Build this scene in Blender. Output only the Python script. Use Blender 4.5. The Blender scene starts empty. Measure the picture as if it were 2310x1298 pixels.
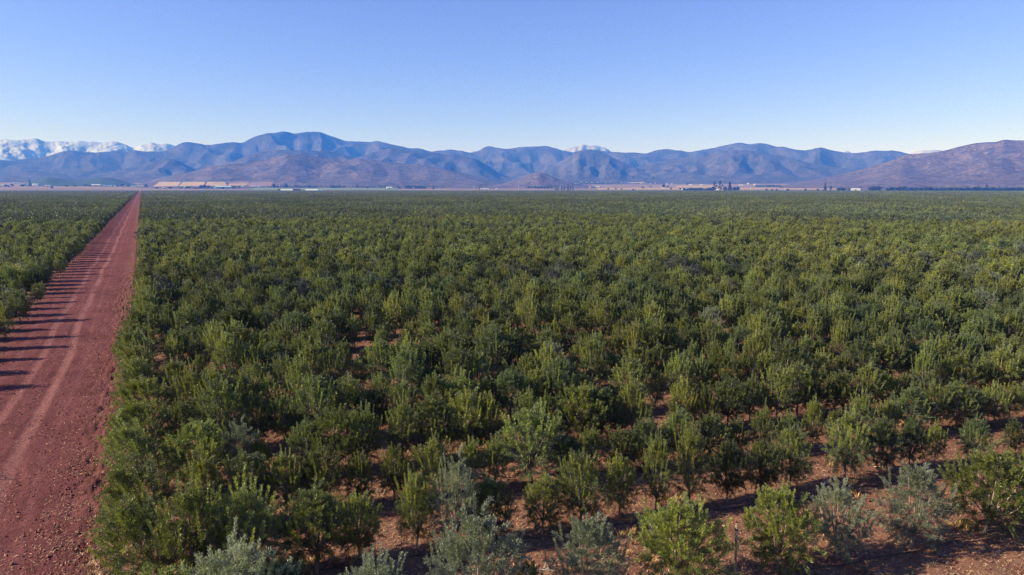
import bpy, math, random
import numpy as np
from mathutils import Vector, Matrix

S = bpy.context.scene
COL = S.collection
PI = math.pi
rad = math.radians

# ------------------------------------------------------------------ camera, sky, sun, exposure
FPX, CAMH, HORY = 1540.0, 13.0, 426.0            # focal length in photo pixels, height, horizon row
PITCH = math.atan((649 - HORY) / FPX)
cam = bpy.data.cameras.new('camera')
cam.sensor_width = 36.0
cam.lens = 36.0 * FPX / 2310.0
cam.clip_start = 0.5
cam.clip_end = 60000.0
cam_ob = bpy.data.objects.new('camera', cam)
COL.objects.link(cam_ob)
cam_ob.location = (0, 0, CAMH)
cam_ob.rotation_euler = (PI / 2 - PITCH, 0, 0)
S.camera = cam_ob

SUN_AZ, SUN_EL = rad(-100), rad(28)              # azimuth right of the viewing direction
world = bpy.data.worlds.new('World')
S.world = world
world.use_nodes = True
wn, wl = world.node_tree.nodes, world.node_tree.links
sky = wn.new('ShaderNodeTexSky')
sky.sky_type = 'NISHITA'
sky.sun_disc = False
sky.sun_elevation = SUN_EL
sky.sun_rotation = SUN_AZ
sky.air_density = 1.0
sky.dust_density = 0.0
sky.ozone_density = 6.6
tint = wn.new('ShaderNodeMix')                    # white balance of the photo's sky
tint.data_type = 'RGBA'
tint.blend_type = 'MULTIPLY'
tint.inputs[0].default_value = 1.0
tint.inputs[7].default_value = (1.09, 0.835, 1.13, 1)
wl.new(sky.outputs[0], tint.inputs[6])
wl.new(tint.outputs[2], wn['Background'].inputs[0])
wn['Background'].inputs[1].default_value = 0.094

sun = bpy.data.lights.new('sun', 'SUN')
sun.energy = 5.0
sun.angle = rad(0.5)
sun.color = (1.0, 0.93, 0.84)
sun_ob = bpy.data.objects.new('sun', sun)
COL.objects.link(sun_ob)
sd = Vector((math.sin(SUN_AZ) * math.cos(SUN_EL), math.cos(SUN_AZ) * math.cos(SUN_EL), math.sin(SUN_EL)))
sun_ob.rotation_euler = sd.to_track_quat('Z', 'Y').to_euler()
sun_ob.location = (-40, -10, 60)

S.view_settings.view_transform = 'Standard'
S.view_settings.look = 'None'
S.view_settings.gamma = 1.0
S.view_settings.exposure = 0.88
S.cycles.use_denoising = True
S.cycles.denoiser = 'OPENIMAGEDENOISE'
S.cycles.denoising_input_passes = 'RGB_ALBEDO_NORMAL'
S.cycles.denoising_prefilter = 'NONE'
S.cycles.max_bounces = 5
S.cycles.diffuse_bounces = 3
S.cycles.glossy_bounces = 1
S.cycles.transmission_bounces = 3
S.cycles.volume_bounces = 0
S.cycles.caustics_reflective = False
S.cycles.caustics_refractive = False
S.cycles.sample_clamp_indirect = 4.0

# ------------------------------------------------------------------ geometry of the place
CP, SP = math.cos(PITCH), math.sin(PITCH)

def ray(px, py):
    x, z = px - 1155.0, 649.0 - py
    return np.array((x, FPX * CP + z * SP, -FPX * SP + z * CP))

def terrain(r):
    """height of the valley floor at distance r from the orchard's near corner: flat, then a gentle fan"""
    r = np.asarray(r, dtype=float)
    t = np.clip((r - 3950.0) / 700.0, 0, None)
    return np.where(t < 1, 350.0 * 0.021 * t * t, 0.021 * (r - 3950.0) - 350.0 * 0.021)

def ground_at(px, py):
    """where the sight line of a photo pixel meets the valley floor"""
    d = ray(px, py)
    h = math.hypot(d[0], d[1])
    u, w = d / h, None
    lo, hi = 5.0, 16000.0
    rs = np.linspace(lo, hi, 16000)
    f = CAMH + u[2] * rs - terrain(rs)
    k = int(np.argmax(f < 0)) if (f < 0).any() else len(rs) - 1
    if k == 0:
        k = 1
    a, b = f[k - 1], f[k]
    r = rs[k - 1] + (rs[k] - rs[k - 1]) * (a / (a - b) if a != b else 0)
    return u[0] * r, u[1] * r, float(terrain(r)), r

def flat_at(px, py):
    d = ray(px, py)
    t = CAMH / -d[2]
    return np.array((d[0] * t, d[1] * t))

ROAD_AZ = math.atan2(318 - 1155, FPX * CP + (649 - HORY) * SP)
DR = np.array((math.sin(ROAD_AZ), math.cos(ROAD_AZ)))        # along the road
NR = np.array((math.cos(ROAD_AZ), -math.sin(ROAD_AZ)))       # to the right of the road
ROW_AZ = rad(73.2)
RA = np.array((math.sin(ROW_AZ), math.cos(ROW_AZ)))          # along the tree rows
RN = np.array((-math.cos(ROW_AZ), math.sin(ROW_AZ)))         # across the rows, away from the camera
PITCH_TREE = 1.5
FIELD_END = 3800.0

def row_c(k):
    return (18.3, 23.1, 27.3, 31.1)[k] if k < 4 else 31.1 + 4.15 * (k - 3)

def row_start(k, t0):
    """first tree of row k at lateral road offset t0"""
    c = row_c(k)
    s = (c - t0 * float(NR @ RN)) / float(DR @ RN)
    return DR * s + NR * t0
E_R, E_L = -0.25, -12.1

# ------------------------------------------------------------------ noise
def _hash(ix, iy, seed):
    n = (ix.astype(np.int64) * 374761393 + iy.astype(np.int64) * 668265263 + seed * 974711) & 0x7fffffff
    n = ((n ^ (n >> 13)) * 1274126177) & 0x7fffffff
    n = (n ^ (n >> 16)) & 0xffff
    return n / 65535.0

def vnoise(x, y, seed=0):
    x = np.asarray(x, float); y = np.asarray(y, float)
    ix, iy = np.floor(x), np.floor(y)
    fx, fy = x - ix, y - iy
    fx = fx * fx * fx * (fx * (fx * 6 - 15) + 10); fy = fy * fy * fy * (fy * (fy * 6 - 15) + 10)
    a, b = _hash(ix, iy, seed), _hash(ix + 1, iy, seed)
    c, d = _hash(ix, iy + 1, seed), _hash(ix + 1, iy + 1, seed)
    return (a * (1 - fx) + b * fx) * (1 - fy) + (c * (1 - fx) + d * fx) * fy

def fbm(x, y, seed=0, oct=4):
    s, a, t = 0, 0.5, 0
    for i in range(oct):
        s = s + a * vnoise(x * 2 ** i + 17 * i, y * 2 ** i - 9 * i, seed + i); t += a; a *= 0.5
    return s / t

def ridged(x, y, seed=0, oct=3):
    s, a, t = 0, 0.5, 0
    for i in range(oct):
        s = s + a * (1 - np.abs(2 * vnoise(x * 2 ** i + 31 * i, y * 2 ** i + 7 * i, seed + i) - 1)); t += a; a *= 0.5
    return s / t

# ------------------------------------------------------------------ mesh helpers
def mesh_np(name, verts, faces, mats, midx=None, attrs=None, smooth=False):
    """verts (N,3); faces (M,3) or (M,4) index array, or a list of such arrays"""
    me = bpy.data.meshes.new(name)
    fl = faces if isinstance(faces, list) else [faces]
    fl = [np.asarray(f, dtype=np.int32) for f in fl if len(f)]
    verts = np.asarray(verts, dtype=np.float32)
    me.vertices.add(len(verts))
    me.vertices.foreach_set('co', verts.ravel())
    nl = sum(f.size for f in fl)
    nf = sum(len(f) for f in fl)
    me.loops.add(nl)
    me.loops.foreach_set('vertex_index', np.concatenate([f.ravel() for f in fl]))
    me.polygons.add(nf)
    tot = np.concatenate([np.full(len(f), f.shape[1], np.int32) for f in fl])
    me.polygons.foreach_set('loop_start', np.concatenate(([0], np.cumsum(tot)[:-1])).astype(np.int32))
    for m in (mats if isinstance(mats, (list, tuple)) else [mats]):
        me.materials.append(m)
    if midx is not None:
        me.polygons.foreach_set('material_index', np.asarray(midx, np.int32))
    if smooth:
        me.polygons.foreach_set('use_smooth', np.ones(nf, bool))
    for k, v in (attrs or {}).items():
        a = me.attributes.new(k, 'FLOAT', 'FACE')
        a.data.foreach_set('value', np.asarray(v, np.float32))
    me.update(calc_edges=True)
    return me

class MB:
    """collects boxes, bars, tubes into one mesh"""
    def __init__(s):
        s.v, s.f, s.n = [], [], 0
    def add(s, v, f):
        s.v.append(np.asarray(v, float)); s.f.append([tuple(i + s.n for i in q) for q in f]); s.n += len(v)
        return s
    def box(s, x0, x1, y0, y1, z0, z1):
        v = [(x0, y0, z0), (x1, y0, z0), (x1, y1, z0), (x0, y1, z0), (x0, y0, z1), (x1, y0, z1), (x1, y1, z1), (x0, y1, z1)]
        return s.add(v, [(0, 3, 2, 1), (4, 5, 6, 7), (0, 1, 5, 4), (1, 2, 6, 5), (2, 3, 7, 6), (3, 0, 4, 7)])
    def tube(s, pts, rs, n=6):
        pts = [Vector(p) for p in pts]
        v, f = [], []
        up = Vector((0.13, 0.91, 0.39))
        for i, p in enumerate(pts):
            d = (pts[min(i + 1, len(pts) - 1)] - pts[max(i - 1, 0)]).normalized()
            a = d.cross(up)
            if a.length < 1e-3:
                a = d.cross(Vector((1, 0, 0)))
            a.normalize(); b = d.cross(a)
            for k in range(n):
                t = 2 * PI * k / n
                v.append(p + (a * math.cos(t) + b * math.sin(t)) * rs[i])
        for i in range(len(pts) - 1):
            for k in range(n):
                f.append((i * n + k, i * n + (k + 1) % n, (i + 1) * n + (k + 1) % n, (i + 1) * n + k))
        f.append(tuple(range(n - 1, -1, -1))); f.append(tuple((len(pts) - 1) * n + k for k in range(n)))
        return s.add(v, f)
    def mesh(s, name, mat, smooth=False):
        me = bpy.data.meshes.new(name)
        me.from_pydata([tuple(x) for v in s.v for x in v], [], [q for f in s.f for q in f])
        me.materials.append(mat)
        if smooth:
            me.polygons.foreach_set('use_smooth', [True] * len(me.polygons))
        me.update()
        return me

def obj(name, me, parent=None, loc=None, rz=None, sc=None):
    o = bpy.data.objects.new(name, me)
    COL.objects.link(o)
    if parent is not None:
        o.parent = parent
    if loc is not None:
        o.location = loc
    if rz is not None:
        o.rotation_euler = (0, 0, rz)
    if sc is not None:
        o.scale = sc
    return o

def tag(o, label, cat, group=None, kind=None):
    if label: o['label'] = label
    if cat: o['category'] = cat
    if group: o['group'] = group
    if kind: o['kind'] = kind
    return o

def thing(name, label, cat, loc=(0, 0, 0), rz=0.0, group=None, sc=(1, 1, 1)):
    o = obj(name, None, None, loc, rz, sc)
    o.empty_display_size = 0.3
    return tag(o, label, cat, group)

# ------------------------------------------------------------------ materials
class NT:
    def __init__(s, name):
        s.m = bpy.data.materials.new(name)
        s.m.use_nodes = True
        s.n, s.l = s.m.node_tree.nodes, s.m.node_tree.links
        s.n.clear()
        s.out = s.n.new('ShaderNodeOutputMaterial')
    def add(s, t, **kw):
        n = s.n.new(t)
        for k, v in kw.items():
            setattr(n, k, v)
        return n
    def put(s, sock, v):
        if isinstance(v, bpy.types.NodeSocket):
            s.l.new(v, sock)
        elif isinstance(v, (tuple, list)):
            v = tuple(v)
            sock.default_value = v + (1.0,) if len(v) == 3 and sock.type == 'RGBA' else v
        else:
            sock.default_value = v
    def mix(s, f, a, b, mode='MIX'):
        n = s.add('ShaderNodeMix', data_type='RGBA', blend_type=mode)
        s.put(n.inputs[0], f); s.put(n.inputs[6], a); s.put(n.inputs[7], b)
        return n.outputs[2]
    def math(s, op, a, b=0.0, c=None):
        n = s.add('ShaderNodeMath', operation=op)
        s.put(n.inputs[0], a); s.put(n.inputs[1], b)
        if c is not None: s.put(n.inputs[2], c)
        return n.outputs[0]
    def ramp(s, v, lo, hi, a=0.0, b=1.0):
        n = s.add('ShaderNodeMapRange', clamp=True)
        s.put(n.inputs[0], v); n.inputs[1].default_value = lo; n.inputs[2].default_value = hi
        n.inputs[3].default_value = a; n.inputs[4].default_value = b
        return n.outputs[0]
    def pos(s):
        return s.add('ShaderNodeNewGeometry').outputs['Position']
    def noise(s, vec, scale, detail=3.0, rough=0.55, dist=0.0):
        n = s.add('ShaderNodeTexNoise')
        s.put(n.inputs['Vector'], vec)
        n.inputs['Scale'].default_value = scale; n.inputs['Detail'].default_value = detail
        n.inputs['Roughness'].default_value = rough; n.inputs['Distortion'].default_value = dist
        return n.outputs['Fac']
    def vmul(s, vec, k):
        n = s.add('ShaderNodeVectorMath', operation='MULTIPLY')
        s.put(n.inputs[0], vec); n.inputs[1].default_value = k
        return n.outputs[0]
    def bsdf(s, col, rough=0.9, spec=0.2, bump=None, strength=0.3, dist=0.05):
        b = s.add('ShaderNodeBsdfPrincipled')
        s.put(b.inputs['Base Color'], col); s.put(b.inputs['Roughness'], rough)
        b.inputs['Specular IOR Level'].default_value = spec
        if bump is not None:
            bn = s.add('ShaderNodeBump')
            bn.inputs['Strength'].default_value = strength; bn.inputs['Distance'].default_value = dist
            s.put(bn.inputs['Height'], bump)
            s.l.new(bn.outputs[0], b.inputs['Normal'])
        return b
    def done(s, sh):
        s.l.new(sh.outputs[0] if hasattr(sh, 'outputs') else sh, s.out.inputs['Surface'])
        return s.m

def leaf_material(name, mature, young, under, trans=0.22, vary=True):
    t = NT(name)
    youth = t.add('ShaderNodeAttribute', attribute_name='youth').outputs['Fac']
    rnd = t.add('ShaderNodeAttribute', attribute_name='rnd').outputs['Fac']
    oi = t.add('ShaderNodeObjectInfo')
    c = t.mix(youth, mature, young)
    k = t.math('ADD', t.math('MULTIPLY', rnd, 0.75), 0.62)
    k = t.math('MULTIPLY', k, t.ramp(oi.outputs['Random'], 0, 1, 0.70, 1.30))
    big = t.noise(t.pos(), 0.028, 2.0)
    c = t.mix(1.0, c, t.mix(t.ramp(big, 0.35, 0.65), (0.92, 0.98, 1.12), (1.1, 1.02, 0.85)), 'MULTIPLY')
    wh = t.add('ShaderNodeTexWhiteNoise', noise_dimensions='1D')
    t.l.new(oi.outputs['Random'], wh.inputs['W'])
    if vary:
        c = t.mix(1.0, c, t.mix(wh.outputs['Value'], (0.88, 0.98, 1.18), (1.16, 1.05, 0.74)), 'MULTIPLY')   # cooler and warmer trees
    geo = t.add('ShaderNodeNewGeometry')
    c = t.mix(t.math('MULTIPLY', geo.outputs['Backfacing'], 0.75), c, under)
    sc = t.add('ShaderNodeVectorMath', operation='SCALE')
    t.put(sc.inputs[0], c); t.put(sc.inputs[3], k)
    c = t.mix(1.0, sc.outputs[0], oi.outputs['Color'], 'MULTIPLY')
    b = t.bsdf(c, 0.45, 0.4)
    tr = t.add('ShaderNodeBsdfTranslucent')
    t.put(tr.inputs[0], t.mix(1.0, c, (1.5, 1.5, 0.6), 'MULTIPLY'))
    mx = t.add('ShaderNodeMixShader')
    mx.inputs[0].default_value = trans
    t.l.new(b.outputs[0], mx.inputs[1]); t.l.new(tr.outputs[0], mx.inputs[2])
    return t.done(mx)

LEAF = {  # yellower new growth, with contrast widened to paint in sunlit tips and dark gaps
    'green':  leaf_material('leaf_green',  (0.062, 0.078, 0.044), (0.265, 0.29, 0.036), (0.15, 0.17, 0.12)),
    'bright': leaf_material('leaf_bright', (0.074, 0.092, 0.030), (0.225, 0.245, 0.03), (0.20, 0.23, 0.11), vary=False),
    'silver': leaf_material('leaf_silver', (0.155, 0.172, 0.120), (0.20, 0.23, 0.105), (0.34, 0.36, 0.29), vary=False),
    'dark':   leaf_material('leaf_dark',   (0.046, 0.061, 0.037), (0.22, 0.25, 0.034), (0.11, 0.13, 0.10)),
    'blue':   leaf_material('leaf_blue',   (0.058, 0.067, 0.050), (0.10, 0.112, 0.07), (0.16, 0.165, 0.155), 0.15),
    'far':    leaf_material('leaf_far',    (0.022, 0.032, 0.020), (0.045, 0.06, 0.022), (0.05, 0.06, 0.04), 0.1),
    'yellow': leaf_material('leaf_yellow', (0.15, 0.15, 0.05), (0.2, 0.2, 0.05), (0.15, 0.15, 0.05)),
}

def bark_material(name, a, b):
    t = NT(name)
    p = t.add('ShaderNodeTexCoord').outputs['Object']
    n = t.noise(t.vmul(p, (1, 1, 0.35)), 22.0, 4.0)
    return t.done(t.bsdf(t.mix(t.ramp(n, 0.3, 0.7), a, b), 0.9, 0.15, n, 0.6, 0.02))
BARK = bark_material('olive_bark', (0.17, 0.13, 0.10), (0.36, 0.29, 0.23))
DARKBARK = bark_material('dark_bark', (0.05, 0.04, 0.035), (0.12, 0.10, 0.08))
STAKE = bark_material('weathered_wood', (0.16, 0.12, 0.08), (0.34, 0.26, 0.17))
DEADWOOD = bark_material('dead_wood', (0.30, 0.25, 0.21), (0.48, 0.42, 0.36))

def soil_material():
    t = NT('orchard_soil')
    p = t.pos()
    n1 = t.noise(p, 0.9, 5.0, 0.65)
    n2 = t.noise(p, 7.0, 4.0, 0.7)
    n3 = t.noise(p, 32.0, 3.0, 0.7)
    red, brown = (0.165, 0.070, 0.046), (0.225, 0.112, 0.068)
    c = t.mix(t.ramp(n1, 0.35, 0.65), red, brown)
    c = t.mix(t.ramp(n2, 0.50, 0.66, 0, 0.8), c, (0.36, 0.21, 0.11))          # dry mulch and cut grass
    c = t.mix(t.ramp(n3, 0.50, 0.72, 0, 0.55), c, (0.10, 0.045, 0.032))         # dark crumbs
    big = t.noise(p, 0.0021, 4.0, 0.6)
    mid = t.noise(p, 0.016, 4.0, 0.65)
    plain = t.mix(t.ramp(big, 0.4, 0.6), (0.20, 0.135, 0.105), (0.26, 0.18, 0.12))
    plain = t.mix(t.ramp(mid, 0.5, 0.66, 0, 0.55), plain, (0.09, 0.085, 0.05))
    ln = t.add('ShaderNodeVectorMath', operation='LENGTH')
    t.l.new(p, ln.inputs[0])
    c = t.mix(t.ramp(ln.outputs['Value'], 3800, 3950), c, plain)
    h = t.math('ADD', n1, t.math('MULTIPLY', n2, 0.5))
    h = t.math('ADD', h, t.math('MULTIPLY', n3, 0.25))
    return t.done(t.bsdf(c, 0.95, 0.1, h, 0.9, 0.12))

def road_material():
    """u,v: v = metres along, u = metres across (from the road's own attributes)"""
    t = NT('red_dirt')
    p = t.pos()
    u = t.add('ShaderNodeAttribute', attribute_name='across').outputs['Fac']
    n1 = t.noise(p, 0.35, 4.0, 0.6)
    n2 = t.noise(p, 3.2, 5.0, 0.7)
    n3 = t.noise(p, 17.0, 4.0, 0.75)
    base = t.mix(t.ramp(n1, 0.35, 0.65), (0.142, 0.043, 0.041), (0.195, 0.065, 0.060))
    wob = t.math('ADD', u, t.ramp(t.noise(p, 0.03, 1.0), 0.3, 0.7, -0.4, 0.4))
    def track(c, w, amt):
        d = t.math('ABSOLUTE', t.math('SUBTRACT', wob, c))
        return t.ramp(d, w, w * 0.35, 0, amt)
    pale = (0.32, 0.135, 0.118)
    for c_, w_, a_ in ((-6.15, 0.40, 0.85), (-8.0, 0.38, 0.65), (-4.9, 0.22, 0.22), (-9.6, 0.3, 0.25)):
        base = t.mix(t.math('MULTIPLY', track(c_, w_, a_), t.ramp(n2, 0.3, 0.55, 0.35, 1)), base, pale)
    base = t.mix(t.ramp(n2, 0.52, 0.70, 0, 0.75), base, (0.070, 0.017, 0.017))
    base = t.mix(t.ramp(n3, 0.57, 0.70, 0, 0.6), base, (0.27, 0.125, 0.095))
    n0 = t.noise(p, 0.11, 5.0, 0.7)
    base = t.mix(t.ramp(n0, 0.50, 0.66, 0, 0.6), base, (0.085, 0.022, 0.022))
    base = t.mix(t.ramp(t.noise(t.vmul(p, (1.3, 1.3, 1)), 0.8, 6.0, 0.75), 0.60, 0.70, 0, 0.6), base, (0.29, 0.14, 0.11))
    edge = t.math('MAXIMUM', t.ramp(wob, -3.4, -2.0), t.ramp(wob, -10.2, -11.6))
    em = t.math('MULTIPLY', edge, t.ramp(n2, 0.35, 0.6))
    base = t.mix(em, base, (0.23, 0.105, 0.07))
    base = t.mix(t.math('MULTIPLY', edge, t.ramp(n3, 0.5, 0.64)), base, (0.12, 0.045, 0.036))
    h = t.math('ADD', t.math('MULTIPLY', n2, 0.8), t.math('MULTIPLY', n3, 0.4))
    return t.done(t.bsdf(base, 0.95, 0.1, h, 1.0, 0.2))

def simple_material(name, a, b=None, scale=1.0, rough=0.85, spec=0.2, detail=4.0):
    t = NT(name)
    if b is None:
        b = tuple(x * 0.8 for x in a)
    n = t.noise(t.pos(), scale, detail, 0.6)
    return t.done(t.bsdf(t.mix(t.ramp(n, 0.35, 0.65), a, b), rough, spec))

def hill_material(name, lo, hi, shrub, dot=0.05, dotamt=0.6, rock=None):
    t = NT(name)
    p = t.pos()
    n1 = t.noise(p, 0.0035, 4.0, 0.6)
    n2 = t.noise(p, dot, 3.0, 0.7)
    n3 = t.noise(p, dot * 0.28, 4.0, 0.65)
    c = t.mix(t.ramp(n1, 0.38, 0.62), lo, hi)
    c = t.mix(t.ramp(n3, 0.48, 0.62, 0, 0.6), c, shrub)
    c = t.mix(t.ramp(n2, 0.50, 0.60, 0, dotamt), c, shrub)
    if rock:
        c = t.mix(t.ramp(t.noise(p, dot * 0.55, 4.0, 0.75), 0.62, 0.70, 0, 0.7), c, rock)
    return t.done(t.bsdf(c, 0.95, 0.05))

def snow_material():
    t = NT('hazed_snowy_rock')
    p = t.pos()
    z = t.add('ShaderNodeSeparateXYZ'); t.l.new(p, z.inputs[0])
    n = t.noise(t.vmul(p, (1, 1, 1.6)), 0.0042, 6.0, 0.7)
    g = t.add('ShaderNodeNewGeometry')
    nz = t.add('ShaderNodeSeparateXYZ'); t.l.new(g.outputs['Normal'], nz.inputs[0])
    line = t.math('ADD', z.outputs[2], t.ramp(n, 0.25, 0.75, -150, 150))
    f = t.ramp(line, 740, 830)
    c = t.mix(f, t.mix(n, (0.34, 0.36, 0.41), (0.41, 0.43, 0.47)), (0.50, 0.52, 0.57))  # rock paled and snow dulled: distance haze put into the colour
    return t.done(t.bsdf(c, 0.85, 0.2))

M_SOIL, M_ROAD, M_SNOW = soil_material(), road_material(), snow_material()
M_BLUE = hill_material('shrubby_mountain', (0.064, 0.058, 0.054), (0.098, 0.080, 0.072), (0.024, 0.026, 0.024), 0.022, 0.65)
M_MID = hill_material('shrubby_ridge', (0.070, 0.062, 0.058), (0.110, 0.088, 0.080), (0.027, 0.029, 0.026), 0.026, 0.65)
M_BROWN = hill_material('dry_brown_hill', (0.110, 0.084, 0.090), (0.165, 0.124, 0.124), (0.034, 0.034, 0.037), 0.042, 0.85)
M_ROCKY = hill_material('dry_rocky_hill', (0.112, 0.084, 0.092), (0.170, 0.126, 0.128), (0.034, 0.033, 0.037), 0.045, 0.85, (0.40, 0.32, 0.27))
M_GREENHILL = hill_material('green_grove_hill', (0.05, 0.07, 0.045), (0.065, 0.085, 0.05), (0.04, 0.055, 0.035), 0.03, 0.4)
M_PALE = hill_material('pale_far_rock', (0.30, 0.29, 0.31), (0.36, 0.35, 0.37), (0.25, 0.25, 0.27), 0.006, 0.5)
M_YELLOW = simple_material('stubble', (0.32, 0.215, 0.095), (0.40, 0.28, 0.14), 0.012)
M_GREENF = simple_material('green_crop', (0.13, 0.19, 0.07), (0.18, 0.23, 0.09), 0.012)
M_PURPLE = simple_material('ploughed_earth', (0.21, 0.12, 0.105), (0.26, 0.16, 0.14), 0.015)
M_WHITE = simple_material('white_paint', (0.62, 0.62, 0.64), (0.54, 0.54, 0.56), 0.4, 0.6)
M_ROOFW = simple_material('white_roof_sheet', (0.66, 0.65, 0.64), (0.58, 0.57, 0.55), 0.15, 0.5)
M_BLUEW = simple_material('pale_blue_sheet', (0.30, 0.48, 0.72), (0.36, 0.54, 0.76), 0.2, 0.5)
M_GREYW = simple_material('grey_wall', (0.42, 0.42, 0.44), (0.34, 0.34, 0.36), 0.3)
M_BROWNW = simple_material('brown_wall', (0.16, 0.10, 0.09), (0.21, 0.14, 0.12), 0.3)
M_CREAM = simple_material('cream_wall', (0.46, 0.42, 0.35), (0.40, 0.36, 0.30), 0.3)
M_DARK = simple_material('dark_opening', (0.03, 0.03, 0.035), (0.045, 0.045, 0.05), 0.5)
M_CONC = simple_material('pale_concrete', (0.66, 0.65, 0.63), (0.56, 0.55, 0.53), 0.6)
M_STRAW = simple_material('straw', (0.36, 0.20, 0.10), (0.56, 0.38, 0.23), 14.0)
M_CLOD = simple_material('red_clod', (0.14, 0.042, 0.036), (0.24, 0.095, 0.072), 4.0)
M_HOSE = simple_material('black_hose', (0.03, 0.03, 0.035), (0.05, 0.05, 0.05), 3.0, 0.6)
M_CAR = simple_material('car_paint', (0.55, 0.66, 0.80), (0.50, 0.62, 0.78), 1.0, 0.3, 0.5)
M_RUBBER = simple_material('rubber', (0.025, 0.025, 0.025), (0.035, 0.035, 0.035), 3.0)
M_CARGLASS = simple_material('car_window', (0.03, 0.04, 0.05), (0.04, 0.05, 0.06), 1.0, 0.1, 0.6)

# ------------------------------------------------------------------ ground
def polar_sheet():
    na = 900
    r = [0.0]
    x = 9.0
    while x < 13600:
        r.append(x)
        x += max(0.22, x * (0.0075 if x < 120 else 0.03))
    r.append(13600.0)
    r = np.array(r)
    a = np.linspace(0, 2 * PI, na, endpoint=False)
    A, R = np.meshgrid(a, r[1:])
    X, Y = R * np.sin(A), R * np.cos(A)
    Z = terrain(R)
    near = np.clip((70 - R) / 40, 0, 1)
    lat = X * NR[0] + Y * NR[1]
    onroad = np.clip((lat + 13.0) / 1.0, 0, 1) * np.clip((-1.2 - lat) / 1.0, 0, 1)
    c = X * RN[0] + Y * RN[1]
    Z = Z + near * (1 - onroad) * ((fbm(X * 1.1, Y * 1.1, 3, 4) - 0.5) * 0.22 + (fbm(X * 4, Y * 4, 8, 2) - 0.5) * 0.06)
    Z = Z - onroad * 0.10 * (R < 3800)
    n = len(r) - 1
    V = np.concatenate((np.array([[0, 0, 0.0]]), np.stack((X, Y, Z), -1).reshape(-1, 3)))
    i = np.arange(na); j = (i + 1) % na
    tri = np.stack((np.zeros(na, int), 1 + j, 1 + i), 1)
    k = np.arange(n - 1)[:, None] * na
    quad = np.stack((1 + k + i, 1 + k + j, 1 + k + na + j, 1 + k + na + i), -1).reshape(-1, 4)
    return mesh_np('ground', V, [tri, quad], M_SOIL, smooth=True)
ground = tag(obj('ground', polar_sheet()), 'reddish orchard soil with dry grass, running out to the valley plain', None, None, 'structure')
OFF = lambda x, y: max(0.0, min(1, (70 - math.hypot(x, y)) / 40)) * float((fbm(np.array(x * 1.1), np.array(y * 1.1), 3, 4) - 0.5) * 0.22)

def road_sheet():
    s = [-12.0]
    while s[-1] < 4050:
        s.append(s[-1] + max(0.16, abs(s[-1]) * 0.010))
    s = np.array(s)
    t = np.concatenate((np.linspace(-12.9, -10.3, 22), np.linspace(-10.2, -3.5, 60), np.linspace(-3.4, -1.35, 30)))
    T, SS = np.meshgrid(t, s)
    T2 = T + (np.abs(T + 6.95) > 5.5) * (fbm(SS * 0.5, T * 0 + 3.0, 21, 3) - 0.5) * 0.9
    X, Y = DR[0] * SS + NR[0] * T2, DR[1] * SS + NR[1] * T2
    near = np.clip((150 - SS) / 60, 0, 1)
    lat = T + (fbm(SS * 0.09, T * 0, 5, 2) - 0.5) * 0.9
    rut = np.zeros_like(T)
    for c, w, d in ((-6.15, 0.34, 0.03), (-8.0, 0.32, 0.025)):
        rut -= d * np.exp(-((lat - c) / w) ** 2)
        rut += d * 0.6 * np.exp(-((np.abs(lat - c) - w * 1.6) / (w * 0.5)) ** 2)
    rough = 0.05 + 0.22 * np.clip((T + 3.9) / 1.2, 0, 1) + 0.10 * np.clip((-10.0 - T) / 1.0, 0, 1)
    Z = 0.05 + near * (rut + (fbm(SS * 2.1, T * 2.1, 11, 4) - 0.5) * rough * 1.3 + (fbm(SS * 7, T * 7, 13, 2) - 0.5) * rough * 0.8)
    edge = np.minimum(np.clip((T + 12.9) / 0.5, 0, 1), np.clip((-1.35 - T) / 0.5, 0, 1))
    Z = Z * edge - (1 - edge) * 0.12 + terrain(np.hypot(X, Y))
    m, n = T.shape
    V = np.stack((X, Y, Z), -1).reshape(-1, 3)
    a = (np.arange(m - 1)[:, None] * n + np.arange(n - 1)).ravel()
    me = mesh_np('dirt_road', V, np.stack((a, a + 1, a + n + 1, a + n), 1), M_ROAD, smooth=True)
    at = me.attributes.new('across', 'FLOAT', 'POINT')
    at.data.foreach_set('value', T.astype(np.float32).ravel())
    return me
road = tag(obj('dirt_road', road_sheet()), 'straight red dirt road with wheel tracks between the two orchard blocks', None, None, 'structure')

# ------------------------------------------------------------------ mountains
def interp_sky(pts, px):
    p = np.array(pts, float)
    y = np.interp(px, p[:, 0], p[:, 1])
    # round the polyline's corners
    k = 5
    yy = np.pad(y, k, mode='edge')
    return np.convolve(yy, np.hanning(2 * k + 3)[1:-1] / np.hanning(2 * k + 3)[1:-1].sum(), 'valid')

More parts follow.
